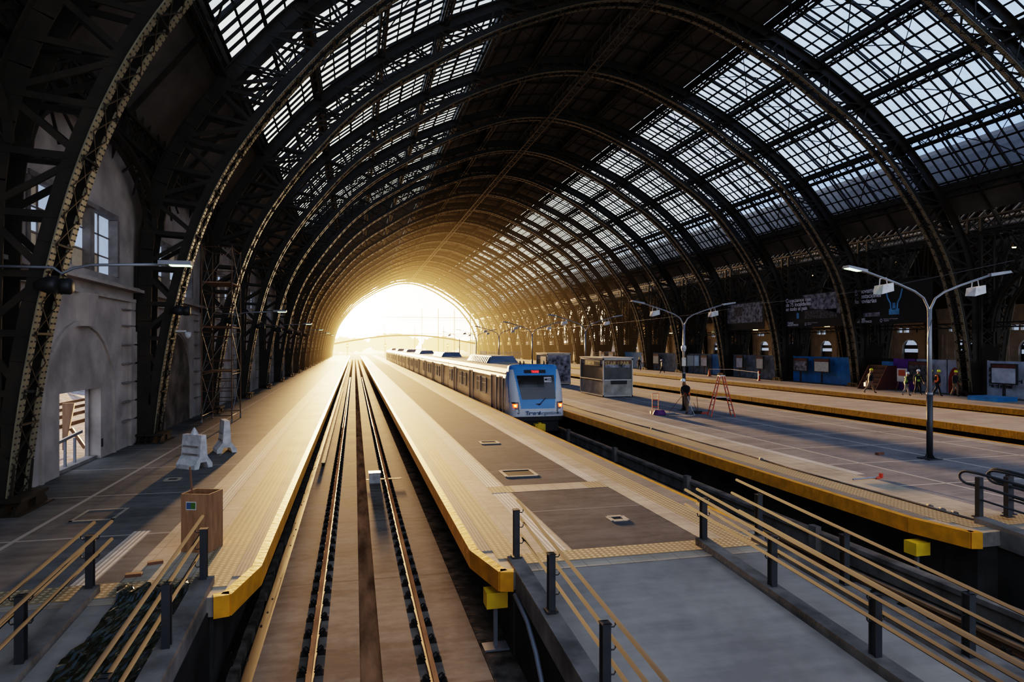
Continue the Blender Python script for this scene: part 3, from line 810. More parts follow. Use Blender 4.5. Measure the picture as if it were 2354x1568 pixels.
# track slabs
def track(xc, label, near, full_detail):
    r = thing('track_bed', label, 'track bed', (xc, 0, ZT), kind='structure')
    m_ = MB()
    m_.box(-1.68, -.16, near, 240, -.2, 0); m_.box(.16, 1.72, near, 240, -.2, 0)
    m_.build('slab', M['slab'] if full_detail else M['conc'], r)
    MB().box(-.16, .16, near, 240, -.2, -.05).build('drain_channel', M['channel'], r)
    if full_detail:
        m2 = MB(); random.seed(3); y = near
        while y < 60:
            L = R.uniform(.25,.5); wv = R.uniform(0,.05)
            m2.box(-1.98-wv*.5, -1.90+wv, y, y+L, -.02, .12+R.uniform(0,.03)); y += L
        m2.box(-1.98,-1.90,60,225,-.02,.12)
        m2.build('kerb', M['rough_conc'], r)
        MB().box(-1.90,-1.68,near,240,-.2,-.15).build('side_gutter', M['black'], r)
        MB().box(1.74,2.3,near,240,-.2,-.03).build('side_strip', M['rough_conc'], r)
    rl = []
    for s_ in (-1, 1):
        x = s_*.873
        o = thing('rail', ('left' if s_ < 0 else 'right') + ' steel rail of ' + ('the empty foreground track' if full_detail else 'the dark track in front of the train' if xc < 12 else 'the track beyond the wide right hand platform'), 'rail', (xc+x, 0, ZT))
        MB().box(-.036,.036,near,240,.115,.17).build('rail_head', M['rail'], o)
        MB().box(-.012,.012,near,240,.02,.12).box(-.07,.07,near,240,.012,.03).build('rail_web', M['rail_side'], o)
    return r
track(.24, 'concrete track bed with central drain of the empty foreground track', -8, True)
track(9.2, 'shaded track bed in front of the train', -8, False)
track(24.4, 'shaded track bed beyond the wide right hand platform', -8, False)
# rail fasteners
f0 = thing('rail_fastener', 'black sprung rail fastener with clips gripping the foreground rail', 'rail fastener', (.24-.873, 4, ZT), group='rail fasteners along the foreground track')
mb = MB(); mb.box(-.19,.19,-.075,.075,0,.022); mb.box(-.165,-.10,-.06,.06,.022,.045); mb.box(.10,.165,-.06,.06,.022,.045)
mb.build('base_plate', M['clip'], f0)
for s_ in (-1, 1):
    c_ = MB()
    for yy in (-.035, .035):
        c_.tube([(s_*.14,yy,.04),(s_*.15,yy,.085),(s_*.12,yy*1.6,.10),(s_*.085,yy*1.7,.075),(s_*.06,yy,.045)], .013, 6)
    c_.cyl(s_*.13, 0, .04, .11, .022, .018, 6)
    c_.build('spring_clip', M['clip'], f0)
yl = 4.15; SP = .655
ys_ = [yl + SP*i for i in range(150)]
first = True
for y in ys_[:150]:
    for x in (.24-.873, .24+.873):
        if first: f0.location = (x, y, ZT); first = False
        elif y < 40: dup(f0, (x, y, ZT))
        else:
            r_ = f0.copy(); C.objects.link(r_); r_.location = (x, y, ZT)
            c = f0.children[0].copy(); C.objects.link(c); c.parent = r_
mb = MB()
y = ys_[-1]+SP
while y < 225:
    for x in (.24-.873, .24+.873): mb.box(x-.19, x+.19, y-.07, y+.07, ZT, ZT+.06)
    y += SP
tag(mb.build('rail_fasteners', M['clip']), 'rail fasteners far down the foreground track', 'fasteners', kind='stuff')
fd = None
for i in range(26):
    for x in (9.2-.873, 9.2+.873):
        dup(f0, (x, 7.5+i*SP, ZT), label='dark rail fastener on the shaded track in front of the train', group='rail fasteners on the shaded track')

# ------------------------------------------------------------------ ramps in front of the platforms
SL = .065
def rz_(y): return -SL*(10.1-y)
def slab_slope(mb, x0, x1, y0, y1, dz, th):
    a, b = rz_(y0)+dz, rz_(y1)+dz
    mb.add([(x0,y0,a-th),(x1,y0,a-th),(x1,y1,b-th),(x0,y1,b-th),(x0,y0,a),(x1,y0,a),(x1,y1,b),(x0,y1,b)],
           [(0,3,2,1),(4,5,6,7),(0,1,5,4),(1,2,6,5),(2,3,7,6),(3,0,4,7)])
def ramp(name, label, x0, x1, curbs, mm='ramp', wallx=None):
    r = thing(name, label, 'ramp', kind='structure')
    mb = MB(); slab_slope(mb, x0, x1, -8, 10.1, -.004, .25); mb.build('ramp_surface', M[mm], r)
    for (a, b, h) in curbs:
        m_ = MB(); slab_slope(m_, a, b, -8, 10.35, h, h+.3); m_.build('kerb', M['conc'], r)
    if wallx:
        for (a, b) in wallx:
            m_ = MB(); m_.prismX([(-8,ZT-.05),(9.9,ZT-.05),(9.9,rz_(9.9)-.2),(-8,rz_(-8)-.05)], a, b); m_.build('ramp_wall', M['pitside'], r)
    return r
ramp('ramp', 'bluish concrete ramp leading down from the middle platform', 2.62, 7.0, [(2.42,2.66,.05),(5.80,6.02,.12),(6.9,7.14,.10)], wallx=[(2.44,2.6),(6.95,7.1)])
ramp('ramp', 'grey concrete ramp leading down from the left platform beside the wall', XW-.2, -3.7, [(-3.72,-3.50,.10)])
ramp('ramp', 'narrow ramp strip under black sheeting at the left platform end', -3.5, -2.2, [(-2.26,-2.0,.10)], wallx=[(-2.1,-1.98)])
ramp('ramp', 'concrete ramp leading down from the wide right hand platform', 12.1, 22.6, [(11.85,12.12,.10)], wallx=[(11.9,12.05)])
# black sheeting on the narrow ramp
mb = MB(); nx, ny = 26, 90; R2 = random.Random(5)
x0_, x1_ = -3.18, -2.28; vs = []; fs = []
for j in range(ny+1):
    for i in range(nx+1):
        u, v = i/nx, j/ny
        y = 1.5 + v*8.75 + (.12*math.sin(i*.9) if j == ny else 0)
        x = x0_ + (x1_-x0_)*u + (.05*math.sin(v*23)+.03*math.sin(v*61) if i == 0 else 0) + (v*0 if i else 0)
        z = rz_(min(y,10.1)) + .02 + .022*abs(math.sin(i*1.3+math.sin(j*.7)*2))*R2.random() + .02*R2.random()
        if j > ny-4: z += .06
        vs.append((x,y,z))
for j in range(ny):
    for i in range(nx): a = j*(nx+1)+i; fs.append((a,a+1,a+nx+2,a+nx+1))
mb.add(vs, fs)
tag(mb.build('plastic_sheet', M['plastic_sheet'], smooth=False), 'crumpled wet black plastic sheeting lying on the narrow left ramp', 'plastic sheet')

# ------------------------------------------------------------------ railings
def railing(label, x, post_ys, style, y_top=10.6, y_bot=-4., off=1):
    r = thing('handrail', label, 'railing', (x, 0, 0))
    for y in post_ys:
        z0 = rz_(min(y,10.1)) + .08
        p = MB(); zt = z0+.76
        p.box(-.045,.045,y-.055,y-.04,z0,zt); p.box(-.045,.045,y+.04,y+.055,z0,zt); p.box(-.03,.03,y-.04,y+.04,z0,zt-.01); p.box(-.055,.055,y-.06,y+.06,zt-.01,zt)
        p.box(-.08,.08,y-.08,y+.08,z0-.01,z0+.012)
        po = p.build('post', M['post'], r)
        b_ = MB()
        rails = [(s_*.115, h) for s_ in (-1,1) for h in (.80,.54)] if style == 'double' else [(off*.115,.80),(off*.115,.56),(off*.115,.30)] if style == 'triple' else [(0,.84),(-.1,.60),(-.1,.34)]
        for (dx, h) in rails:
            if dx == 0: b_.cyl(0, y, zt, z0-.08+h+.06, .012, n=6); continue
            zz = z0-.08+h+.06
            b_.tube([(dx*.3,y,zz-.07),(dx*.85,y,zz-.075),(dx,y,zz-.05),(dx,y,zz)], .009, 6)
        b_.build('bracket', M['post'], po)
    for n_, (dx, h) in enumerate(rails):
        yt = y_top if (style != 'triple' or n_ == 0) else y_top-.12*n_
        if style == 'top' and n_ == 2: yt = post_ys[0]+.45
        k = MB(); za = rz_(yt)+h+.06; zb = rz_(y_bot)+h+.06
        k.tube([(dx,yt,za),(dx,y_bot,zb)], .024, 10); k.build('rail_tube', M['steel'], r, smooth=True)
    return r
P = [10.27 - 1.93*i for i in range(6)]
railing('double tube handrail on the kerb of the far left ramp', -3.6, [10.27,8.32,6.4,4.5], 'double', 10.75)
railing('three tube handrail beside the black plastic sheeting on the left', -2.13, [10.27,8.34,6.4,4.5], 'triple', 10.75, off=-1)
railing('three tube handrail along the left kerb of the middle ramp', 2.55, P, 'triple', 10.65, off=1)
railing('double tube handrail on the kerb down the centre of the middle ramp', 5.91, P, 'double', 10.7)
railing('three tube handrail along the right kerb of the middle ramp', 7.02, [10.3,8.2,6.2,4.2,2.2], 'top', 11.0)
def loop_rail(label, x, y):
    r = thing('handrail', label, 'railing', (x, y, 0))
    p = MB(); p.box(-.05,.05,-.05,.05,.06,.86); p.box(-.09,.09,-.09,.09,.06,.08); p.build('post', M['post'], r)
    for dx in ((0,) ):
        k = MB(); pts = []
        zt, zb = .93, .68; rr = (zt-zb)/2
        pts.append((dx,-9,zt-SL*9)); pts.append((dx,0,zt)); pts.append((dx,.25,zt))
        for j in range(1, 9):
            a = PI*j/9; pts.append((dx, .25+math.sin(a)*rr*1.5, zb+rr+math.cos(a)*rr))
        pts.append((dx,.25,zb)); pts.append((dx,0,zb)); pts.append((dx,-9,zb-SL*9))
        k.tube(pts, .026, 8); k.build('loop_tube', M['steel'], r, smooth=True)
    MB().tube([(0,0,.42),(0,-9,.42-SL*9)], .02, 8).build('rail_tube', M['steel'], r)
    return r
loop_rail('loop ended handrail beside the near corner of the wide right hand platform', 12.15, 10.5)
loop_rail('second loop ended handrail cut by the right picture edge', 12.75, 10.4)
loop_rail('third loop ended handrail at the right picture edge, just behind the second', 12.98, 10.55)

# ------------------------------------------------------------------ train
TX = 9.2; TY = 32.3; W2 = 1.45
train = thing('train', 'silver commuter train with blue and white cab standing at the middle platform', 'train', (TX, TY, 0))
def body_section():
    pts = [(-W2,-.25),(-W2-.01,.6),(-W2,1.75),(-W2+.06,2.02),(-W2+.22,2.22),(-W2+.55,2.36),(0,2.44)]
    return pts + [(-x,z) for x,z in reversed(pts[:-1])]
CL = 22.35
for c in range(6):
    y0 = (1.35 if c == 0 else CL*c + .75); y1 = CL*(c+1)+.55
    b = MB(); b.prismY(body_section()[::-1], y0, y1)
    for z in [-.1+.11*i for i in range(7)]: b.box(-W2-.022,-W2-.005,y0+.1,y1-.1,z,z+.03)
    b.box(-W2-.03,-W2+.02,y0,y1,1.72,1.76)
    body = b.build('carriage_body', M['train_steel'], train)
    rf = MB(); rp = [(-W2+.02,2.03),(-W2+.20,2.25),(-W2+.54,2.385),(0,2.465)]; rp = rp+[(-x,z) for x,z in reversed(rp[:-1])]
    rf.prismY(rp[::-1], y0+.02, y1-.02); rf.build('roof_panel', M['train_roof'], body)
    u = MB(); u.box(-W2+.1, W2-.1, y0, y1, -.62, -.25)
    for yy in (y0+3.3, y1-3.3):
        for dyy in (-1.1, 1.1):
            for s_ in (-1,1): u.tube([(s_*.8-.06,yy+dyy,-.77),(s_*.8+.06,yy+dyy,-.77)], .41, 16)
    u.build('underframe', M['train_under'], body)
    off = CL*c + .7
    dc = [3.5, 10.9, 18.2]
    for dcen in ([1.55] if c == 0 else []) + dc:
        hw = .38 if dcen == 1.55 else .68
        for s_ in (-1,1):
            d_ = MB(); y = off+dcen
            xs = s_*(W2+.034)
            d_.box(min(xs,xs-s_*.03), max(xs,xs-s_*.03), y-hw, y+hw, -.12, 1.78)
            do = d_.build('door', M['train_blue_dark'], body)
            g_ = MB(); xx = s_*(W2+.042); g_.box(min(xx,xx-s_*.02),max(xx,xx-s_*.02),y-hw-.06,y-hw,-.15,1.84); g_.box(min(xx,xx-s_*.02),max(xx,xx-s_*.02),y+hw,y+hw+.06,-.15,1.84); g_.box(min(xx,xx-s_*.02),max(xx,xx-s_*.02),y-hw-.06,y+hw+.06,1.78,1.85)
            g_.box(min(xx,xx+s_*.05),max(xx,xx+s_*.05),y-hw-.05,y+hw+.05,-.2,-.15)
            g_.build('door_frame', M['train_white'], body)
    for wc in [5.9+.4, 8.1, 13.6, 15.4] + ([20.6] if c else [20.6]):
        for s_ in (-1,1):
            w_ = MB(); y = off+wc; xx = s_*(W2+.048); hw = .62
            x_a, x_b = min(xx,xx-s_*.02), max(xx,xx-s_*.02)
            w_.box(x_a,x_b,y-hw,y+hw,.62,.68); w_.box(x_a,x_b,y-hw,y+hw,1.52,1.58); w_.box(x_a,x_b,y-hw,y-hw+.06,.62,1.58); w_.box(x_a,x_b,y+hw-.06,y+hw,.62,1.58); w_.box(x_a,x_b,y-hw,y+hw,1.2,1.25)
            w_.build('window_frame', M['train_white'], body)
            q_ = MB(); xg = s_*(W2+.036); q_.box(min(xg,xg-s_*.03),max(xg,xg-s_*.03),y-hw+.03,y+hw-.03,.65,1.55); q_.build('window_pane', M['window_glass'], body)
    ac = MB(); ya_, yb_ = off+7.2, off+15.8
    ac.add([(-.95,ya_,2.34),(.95,ya_,2.34),(.95,yb_,2.34),(-.95,yb_,2.34),(-.72,ya_+.6,2.82),(.72,ya_+.6,2.82),(.72,yb_-.6,2.82),(-.72,yb_-.6,2.82)],
           [(0,3,2,1),(4,5,6,7),(0,1,5,4),(1,2,6,5),(2,3,7,6),(3,0,4,7)])
    for j in range(12):
        yy = ya_+.9+j*.6; ac.bar((-.98,yy,2.38),(-.76,yy,2.78),.03,.25)
    ac.build('roof_unit', M['ac_blue'], body)
    if c: MB().prismY([(-1.3,-.1),(1.3,-.1),(1.3,2.1),(-1.3,2.1)][::-1], CL*c+.5, CL*c+.8).build('gangway', M['black'], body)
# cab nose
def nose_y(z):  # front face set back with height
    t_ = max(0, min(1, (z+.15)/2.6)); return .0 + .72*t_**1.4
def nose_w(z):
    if z < 1.2: return W2 - .0*z
    t_ = (z-1.2)/1.25; return W2 - .16*t_**1.6
def nose_pt(s_, z, rr=.42):
    """s_ in [-1,1] along plan outline, z height"""
    w_ = nose_w(z); yf = nose_y(z); yb = 1.4
    seg = [(-w_, yb), (-w_, yf+rr)]
    L1 = yb-yf-rr; L2 = rr*PI/2; L3 = 2*(w_-rr); tot = 2*L1+2*L2+L3
    d = (s_+1)/2*tot
    def half(d):
        if d < L1: return (-w_, yb-d)
        d -= L1
        if d < L2: a = d/rr; return (-w_+rr-rr*math.cos(a), yf+rr-rr*math.sin(a))
        d -= L2; return (-w_+rr+d, yf)
    if d <= tot/2: x, y = half(d)
    else: x, y = half(tot-d); x = -x
    y += .10*(x/w_)**2 if abs(x) < w_-rr else .10*((w_-rr)/w_)**2*(1-(abs(x)-(w_-rr))/rr)*1.0
    return Vector((x, y, z))
zs = [-.16+i*.05 for i in range(50)] + [2.33,2.40]
NSg = 160; nm_ = MB(); vs = []
for z in zs:
    for i in range(NSg+1): vs.append(nose_pt(-1+2*i/NSg, z))
# roof cap rings
top = [vs[-(NSg+1)+i].copy() for i in range(NSg+1)]
for sc_, zz in ((.93,2.47),(.75,2.50),(.3,2.51)):
    for p in top: vs.append(Vector((p.x*sc_, 1.4-(1.4-p.y)*sc_, zz)))
nrow = len(zs)+3; fs = []; mi = []
for j in range(nrow-1):
    for i in range(NSg):
        a = j*(NSg+1)+i; f_ = (a,a+1,a+NSg+2,a+NSg+1)
        c = sum((vs[k] for k in f_), Vector())/4
        fx = abs(c.x)
        if j >= len(zs)-1: mtl = 0 if c.y < .95 else 2
        else:
            inner = .90 + .27*max(0,min(1,(c.z-.25)/2.0))      # blue face half width
            side = fx > nose_w(c.z)-.02 or c.y > nose_y(c.z)+.40
            if side: mtl = 0 if (c.z > .55 + (c.y-.5)*-.25) else 1
            elif fx < inner and c.z > .24: mtl = 0
            elif c.z > 2.25: mtl = 0
            else: mtl = 1
        nm_.k = mtl; fs.append(f_); nm_.f.append(f_); nm_.m.append(mtl)
nm_.v = [tuple(v) for v in vs]
nose = nm_.build('cab_nose', [M['train_blue'], M['train_white'], M['train_roof']], train, smooth=True)
def front_patch(mb, poly_rows, off):
    """rows of (z, x0, x1) on the front surface"""
    vs = []; n_ = 10
    for z, xa, xb in poly_rows:
        for i in range(n_+1):
            x = xa+(xb-xa)*i/n_
            w_ = nose_w(z); yf = nose_y(z); rr = .42
            xa_ = min(abs(x), w_)
            if xa_ <= w_-rr: y = yf + .10*(xa_/w_)**2
            else:
                d_ = xa_-(w_-rr); y = yf + rr - math.sqrt(max(0, rr*rr-d_*d_)) + .10*((w_-rr)/w_)**2*(1-d_/rr)
            vs.append((x, y-off, z))
    fs = []
    for j in range(len(poly_rows)-1):
        for i in range(n_): a = j*(n_+1)+i; fs.append((a,a+1,a+n_+2,a+n_+1))
    mb.add(vs, fs)
def rows(z0, z1, a0, b0, a1, b1, n_=8): return [(z0+(z1-z0)*i/n_, a0+(a1-a0)*i/n_, b0+(b1-b0)*i/n_) for i in range(n_+1)]
mb = MB(); front_patch(mb, rows(.72,1.93,-.84,.98,-1.03,.99), .02); mb.build('windscreen', M['dark_glass'], nose)
mb = MB(); front_patch(mb, rows(2.05,2.22,-.62,.55,-.62,.55), .02); dd = mb.build('destination_display', M['black'], nose)
text('TIGRE', .15, M['sign_red'], nose, (-.04,.55,2.075), (PI/2,0,0), 'CENTER', 'display_text', .006)
mb = MB(); front_patch(mb, rows(1.58,1.84,.42,.82,.42,.82), .03); mb.build('number_plate', M['train_white'], nose)
text('M12', .20, M['letter_dark'], nose, (.62,.42,1.64), (PI/2,0,0), 'CENTER', 'number_text', .006)
text('Trenes', .27, M['letter_blue'], nose, (-.68,-.045,-.06), (PI/2,0,0), 'LEFT', 'fleet_name', .010)
text('Argentinos', .27, M['letter_blue'], nose, (-.01,-.045,-.06), (PI/2,0,0), 'LEFT', 'fleet_name', .0)
mb = MB(); front_patch(mb, rows(.45,.5,-.1,.16,-.1,.16,2), .03); mb.bar((.03,-.02,.42),(.42,.10,.78),.03); mb.build('wiper', M['black'], nose)
for s_ in (-1,1):
    def lr(z0, z1, a0, b0, a1, b1, n_=5):
        rws = rows(z0, z1, a0, b0, a1, b1, n_); return rws if s_ > 0 else [(z,-b,-a) for z,a,b in rws]
    mb = MB(); front_patch(mb, lr(-.02,.58,1.0,1.08,1.02,1.38), .025); hl = mb.build('lamp_cluster', M['dark_glass'], nose)
    mb = MB(); front_patch(mb, lr(.30,.50,1.10,1.30,1.08,1.34), .045); mb.build('tail_lamp', M['red_led'], nose)
    mb = MB(); front_patch(mb, lr(.35,.45,1.16,1.26,1.14,1.27), .06); mb.build('tail_lamp_core', M['orange_core'], nose)
    mb = MB(); front_patch(mb, lr(.06,.22,1.05,1.16,1.08,1.24), .045); mb.build('headlamp', M['train_white'], nose)
mb = MB()
ol = [nose_pt(-1+2*i/40, -.16) for i in range(41)]
poly = [(p.x*.99,p.y+.03) for p in ol]
mb.prismZ(poly[::-1], -.38, -.16); mb.box(-1.15,1.15,.25,1.4,-.95,-.38)
mb.build('front_skirt', M['train_under'], nose)
mb = MB(); mb.box(-.27,.27,-.35,.1,-.88,-.52); mb.box(-.2,.2,-.42,-.3,-.82,-.58); mb.cyl(.0,-.2,-.55,-.45,.1,n=10)
mb.build('coupler', M['yellow_eq'], nose)
for x in (-.75,-.55,.55,.75): MB().tube([(x,.9,2.45),(x,.9,2.62),(x-.05,.75,2.66)], .035, 6).build('roof_horn', M['black'], nose)

# ------------------------------------------------------------------ lamp posts on the wide platform
def lamp_head(s_, parent, x, z, lit):
    h = MB()
    h.add([(x+s_*.0,-.07,z-.03),(x+s_*.0,.07,z-.03),(x+s_*.75,.14,z+.10),(x+s_*.75,-.14,z+.10),(x,-.06,z+.07),(x,.06,z+.07),(x+s_*.72,.12,z+.17),(x+s_*.72,-.12,z+.17)],
          [(0,1,2,3),(7,6,5,4),(0,4,5,1),(1,5,6,2),(2,6,7,3),(3,7,4,0)])
    hd = h.build('lamp_head', M['lamp_grey'], parent)
    l = MB(); l.add([(x+s_*.25,-.10,z+.008),(x+s_*.25,.10,z+.008),(x+s_*.7,.125,z+.085),(x+s_*.7,-.125,z+.085)], [(0,1,2,3) if s_ > 0 else (3,2,1,0)])
    l.build('lens', M['led'] if lit else M['white_plastic'], hd)
def lamp_post(x, y, label):
    r = thing('lamp_post', label, 'lamp post', (x, y, 0))
    b = MB(); b.cyl(0,0,0,.04,.26,n=4); b.box(-.24,.24,-.24,.24,0,.03)
    for a in (0,PI/2,PI,3*PI/2): b.add([(math.cos(a)*.2,math.sin(a)*.2,.03),(math.cos(a)*.06,math.sin(a)*.06,.03),(math.cos(a)*.06,math.sin(a)*.06,.22)], [(0,1,2)])
    b.build('base', M['post'], r)
    MB().tube([(0,0,.03),(0,0,2.0)], .088, 14).build('pole', M['post'], r, smooth=True)
    q = MB(); q.tube([(0,0,2.0),(0,0,4.62)], [.07,.06], 14); q.tube([(0,0,1.97),(0,0,2.05)], .095, 14)
    q.build('upper_pole', M['lamp_grey'], r, smooth=True)
    for s_ in (-1, 1):
        a = MB(); a.tube([(s_*.02,0,4.3),(s_*.05,0,4.65),(s_*.22,0,4.95),(s_*.55,0,5.15),(s_*1.2,0,5.38),(s_*2.35,0,5.72)], .035, 10)
        ao = a.build('arm', M['lamp_grey'], r, smooth=True)
        lamp_head(s_, ao, s_*2.3, 5.70, s_ < 0)
        f = MB()
        cx = s_*1.72; cz = 5.10
        f.add([(cx-.22,-.2,cz-.08),(cx+.22,-.2,cz+.03),(cx+.22,.14,cz+.06),(cx-.22,.14,cz-.05),(cx-.17,-.2,cz+.20),(cx+.20,-.2,cz+.28),(cx+.2,.14,cz+.26),(cx-.17,.14,cz+.2)],
              [(0,3,2,1),(4,5,6,7),(0,1,5,4),(1,2,6,5),(2,3,7,6),(3,0,4,7)])
        f.tube([(cx-.12,0,cz+.2),(cx-.1,0,cz+.40),(cx+.12,0,cz+.44),(cx+.16,0,cz+.25)], .016, 6)
        f.build('floodlight_box', M['white_plastic'], ao)
    c = MB(); c.tube([(.0,-.09,4.3),(-.10,-.05,3.9),(-.09,0,3.5)], .008, 5); c.build('cable', M['black'], r)
    return r
lp = lamp_post(17.2, 16.5, 'nearest double arm lamp post on the wide right hand platform')
for i, (y, lb) in enumerate([(31.9,'second double arm lamp post, beside the workman in the orange vest'),(47.3,'third double arm lamp post, behind the kiosk'),(62.7,'fourth double arm lamp post, beyond the second kiosk'),(78.1,'fifth double arm lamp post far down the platform'),(93.5,'sixth double arm lamp post far down the platform'),(109,'seventh double arm lamp post, small in the haze')]):
    dup(lp, (17.2, y, 0), label=lb)
# equipment on the second post
e = thing('notice_board', 'black framed notice board hung on the second lamp post', 'notice board', (17.2, 31.7, 0))
MB().box(-.02,.74,-.1,-.02,2.36,3.0).build('board_frame', M['black'], e)
MB().box(.44,.70,-.11,-.1,2.41,2.95).build('poster', M['hoard_grey'], e); MB().box(.02,.40,-.11,-.1,2.41,2.95).build('poster', M['dark_glass'], e); MB().box(-.27,-.05,-.1,-.06,2.40,2.85).build('poster', M['paper'], e)
e = thing('loudspeaker', 'white loudspeaker clamped to the second lamp post', 'loudspeaker', (17.2,31.75,3.35))
MB().lathe([(.03,-.2),(.1,-.15),(.14,.0),(.12,.12),(.05,.16)], (-.12,-.05,0), 10).build('horn', M['white_plastic'], e)

# lamp arms on the left arches
def wall_lamp(y, label):
    r = thing('bracket_lamp', label, 'lamp', (-6.0, y, 5.0), group='bracket lamps on the left arches')
    a = MB(); a.tube([(-1.2,-.55,.12),(-.1,-.55,.12),(.05,-.52,.0),(.25,-.5,.12),(.6,-.5,.2),(2.0,-.5,.25)], .03, 8); ao = a.build('arm', M['lamp_grey'], r, smooth=True)
    h = MB(); h.box(1.9,2.55,-.64,-.36,.24,.33); hd = h.build('lamp_head', M['lamp_grey'], r)
    l = MB(); l.box(2.12,2.52,-.62,-.38,.225,.239); l.build('lens', M['led'], hd)
    return r
wlp = wall_lamp(16, 'lit greenish bracket lamp on the nearest left arch')
for i, y in enumerate([36.4, 56.8, 77.2, 97.6, 118]):
    dup(wlp, (-6.0, y, 5.0), label='lit bracket lamp on the %s left arch counted from the left edge' % ['third','fifth','seventh','ninth','eleventh'][i])
def horn_pair(k, label):
    r = thing('horn_loudspeaker', label, 'loudspeaker', (-6.25, Y0+DY*k-.5, 4.75), group='horn loudspeakers on the left arches')
    for dx, dyy in ((.0,-.12),(.18,.14)):
        h = MB(); h.lathe([(.06,-.22),(.13,-.1),(.17,.0),(.175,.16),(.14,.2)], (0,0,0), 14)
        o = h.build('horn', M['black'], r, loc=(dx+.05,dyy,0), smooth=True); o.rotation_euler = (0,PI/2,0)
    MB().box(-.25,.1,-.04,.04,-.05,.05).build('bracket', M['iron'], r)
    return r
h1 = horn_pair(1, 'black horn loudspeakers on the nearest left arch')
for i,k in enumerate([2,3,4,5,6,7,8]): dup(h1, (-6.25, Y0+DY*k-.5, 4.75), label='black horn loudspeakers on the %s left arch' % ordn[k-1])
cm = thing('security_camera', 'white security camera under the second left arch lamp', 'camera', (-6.2, 26.5, 3.9))
MB().box(-.3,.1,-.03,.03,.1,.16).build('bracket', M['white_plastic'], cm)
MB().lathe([(.02,-.14),(.1,-.08),(.12,0),(.12,.08),(.05,.1)], (.15,0,0), 12).build('dome', M['white_plastic'], cm, smooth=True)

# overhead cable
cb = MB(); pts = []
for j in range(25):
    u = j/24; pts.append((20.5+ (30-20.5)*0 + (u*0), 12+u*120, 6.9 - .9*math.sin(PI*u)*0 ))
A_ = Vector((38.5, 31, 8.6)); B_ = Vector((38.5,56,7.6)); 
cb.tube([tuple(A_.lerp(B_, j/10) - Vector((0,0,.35*math.sin(PI*j/10)))) for j in range(11)], .022, 5)
cb.tube([(38.5,56,7.6),(38.5,68,7.1),(38.5,90,6.9),(38.5,150,6.9)], .02, 5)
tag(cb.build('overhead_cable', M['lamp_grey']), 'thin sagging cable strung along in front of the right hand piers', 'cable')

# ------------------------------------------------------------------ kiosks
def kiosk(x, y, w_, d_, h_, label, sign=True):
    r = thing('kiosk', label, 'kiosk', (x, y, 0))
    f = MB(); z0 = .12
    for (a, b) in ((0,0),(w_,0),(0,d_),(w_,d_)): f.box(a-.07 if a else 0, a+.07 if not a else a, b-.07 if b else 0, b+.07 if not b else b, .05, h_)
    for (a, b) in ((.1,.1),(w_-.1,.1),(.1,d_-.1),(w_-.1,d_-.1)): f.cyl(a, b, 0, .1, .04, n=6)
    f.box(0,w_,0,d_,.05,.14); f.box(-.04,w_+.04,-.04,d_+.04,h_,h_+.07)
    f.box(0,w_,0,.05,h_-.12,h_); f.box(0,.05,0,d_,h_-.12,h_)
    f.build('frame', M['kiosk_frame'], r)
    p = MB(); p.box(.05,w_-.05,.03,d_-.03,.14,1.18); p.box(.05,w_-.05,.03,d_-.03,2.22,h_); p.build('panel', M['kiosk'], r)
    s_ = MB(); s_.box(.06,w_-.06,.05,d_-.05,1.18,2.22)
    for j in range(12): s_.box(.055,w_-.055,.045,d_-.045,1.2+j*.085,1.215+j*.085)
    s_.build('roller_shutter', M['kiosk_dark'], r)
    q = MB(); q.box(-.06,.02,.1,d_-.1,1.14,1.19); q.box(.1,w_-.1,-.02,.04,1.14,1.19); q.build('counter', M['alu'], r)
    if sign:
        MB().box(w_*.27,w_*.80,-.015,.03,.88,1.13).build('opening_dark_panel', M['black'], r)  # black panel stands in for the dark inside of an opening
        MB().box(.10,w_-.10,.018,.03,h_-.50,h_-.12).build('sign_board', M['wood_dark'], r)
        text('STAR', .34, M['letter_gold'], r, (.14,.012,h_-.44), (PI/2,0,0), 'LEFT', 'sign_text', .012)
        text('BAR', .34, M['letter_gold'], r, (1.26,.012,h_-.44), (PI/2,0,0), 'LEFT', 'sign_text', .012)
        MB().bar((1.10,.015,h_-.42),(1.10,.015,h_-.2),.05,.05).bar((1.02,.015,h_-.30),(1.18,.015,h_-.30),.05,.05,(0,0,1)).build('sign_emblem', M['letter_gold'], r)
        MB().box(.012,.028,.6,d_-1.0,h_-.52,h_-.14).build('sign_board', M['kiosk_dark'], r)
        text('STAR+BAR', .36, M['letter_gold'], r, (-.004,d_-1.2,h_-.44), (PI/2,0,-PI/2), 'LEFT', 'sign_text', .014)
        MB().box(.15,w_-.15,.015,.028,2.0,2.22).build('food_photo_strip', M['banner_grey'], r)
    return r
kiosk(16.2, 41.1, 2.15, 4.6, 2.62, 'closed grey metal snack kiosk on the wide platform')
k2 = kiosk(16.6, 55.5, 2.2, 3.6, 2.75, 'second kiosk behind the train cab with dark poster side', sign=False)
MB().box(.1,2.1,-.03,.0,.3,2.6).build('poster_side', M['banner_grey'], k2)
MB().box(-.03,0.,.3,2.0,1.0,2.5).build('white_side_panel', M['kiosk'], k2)
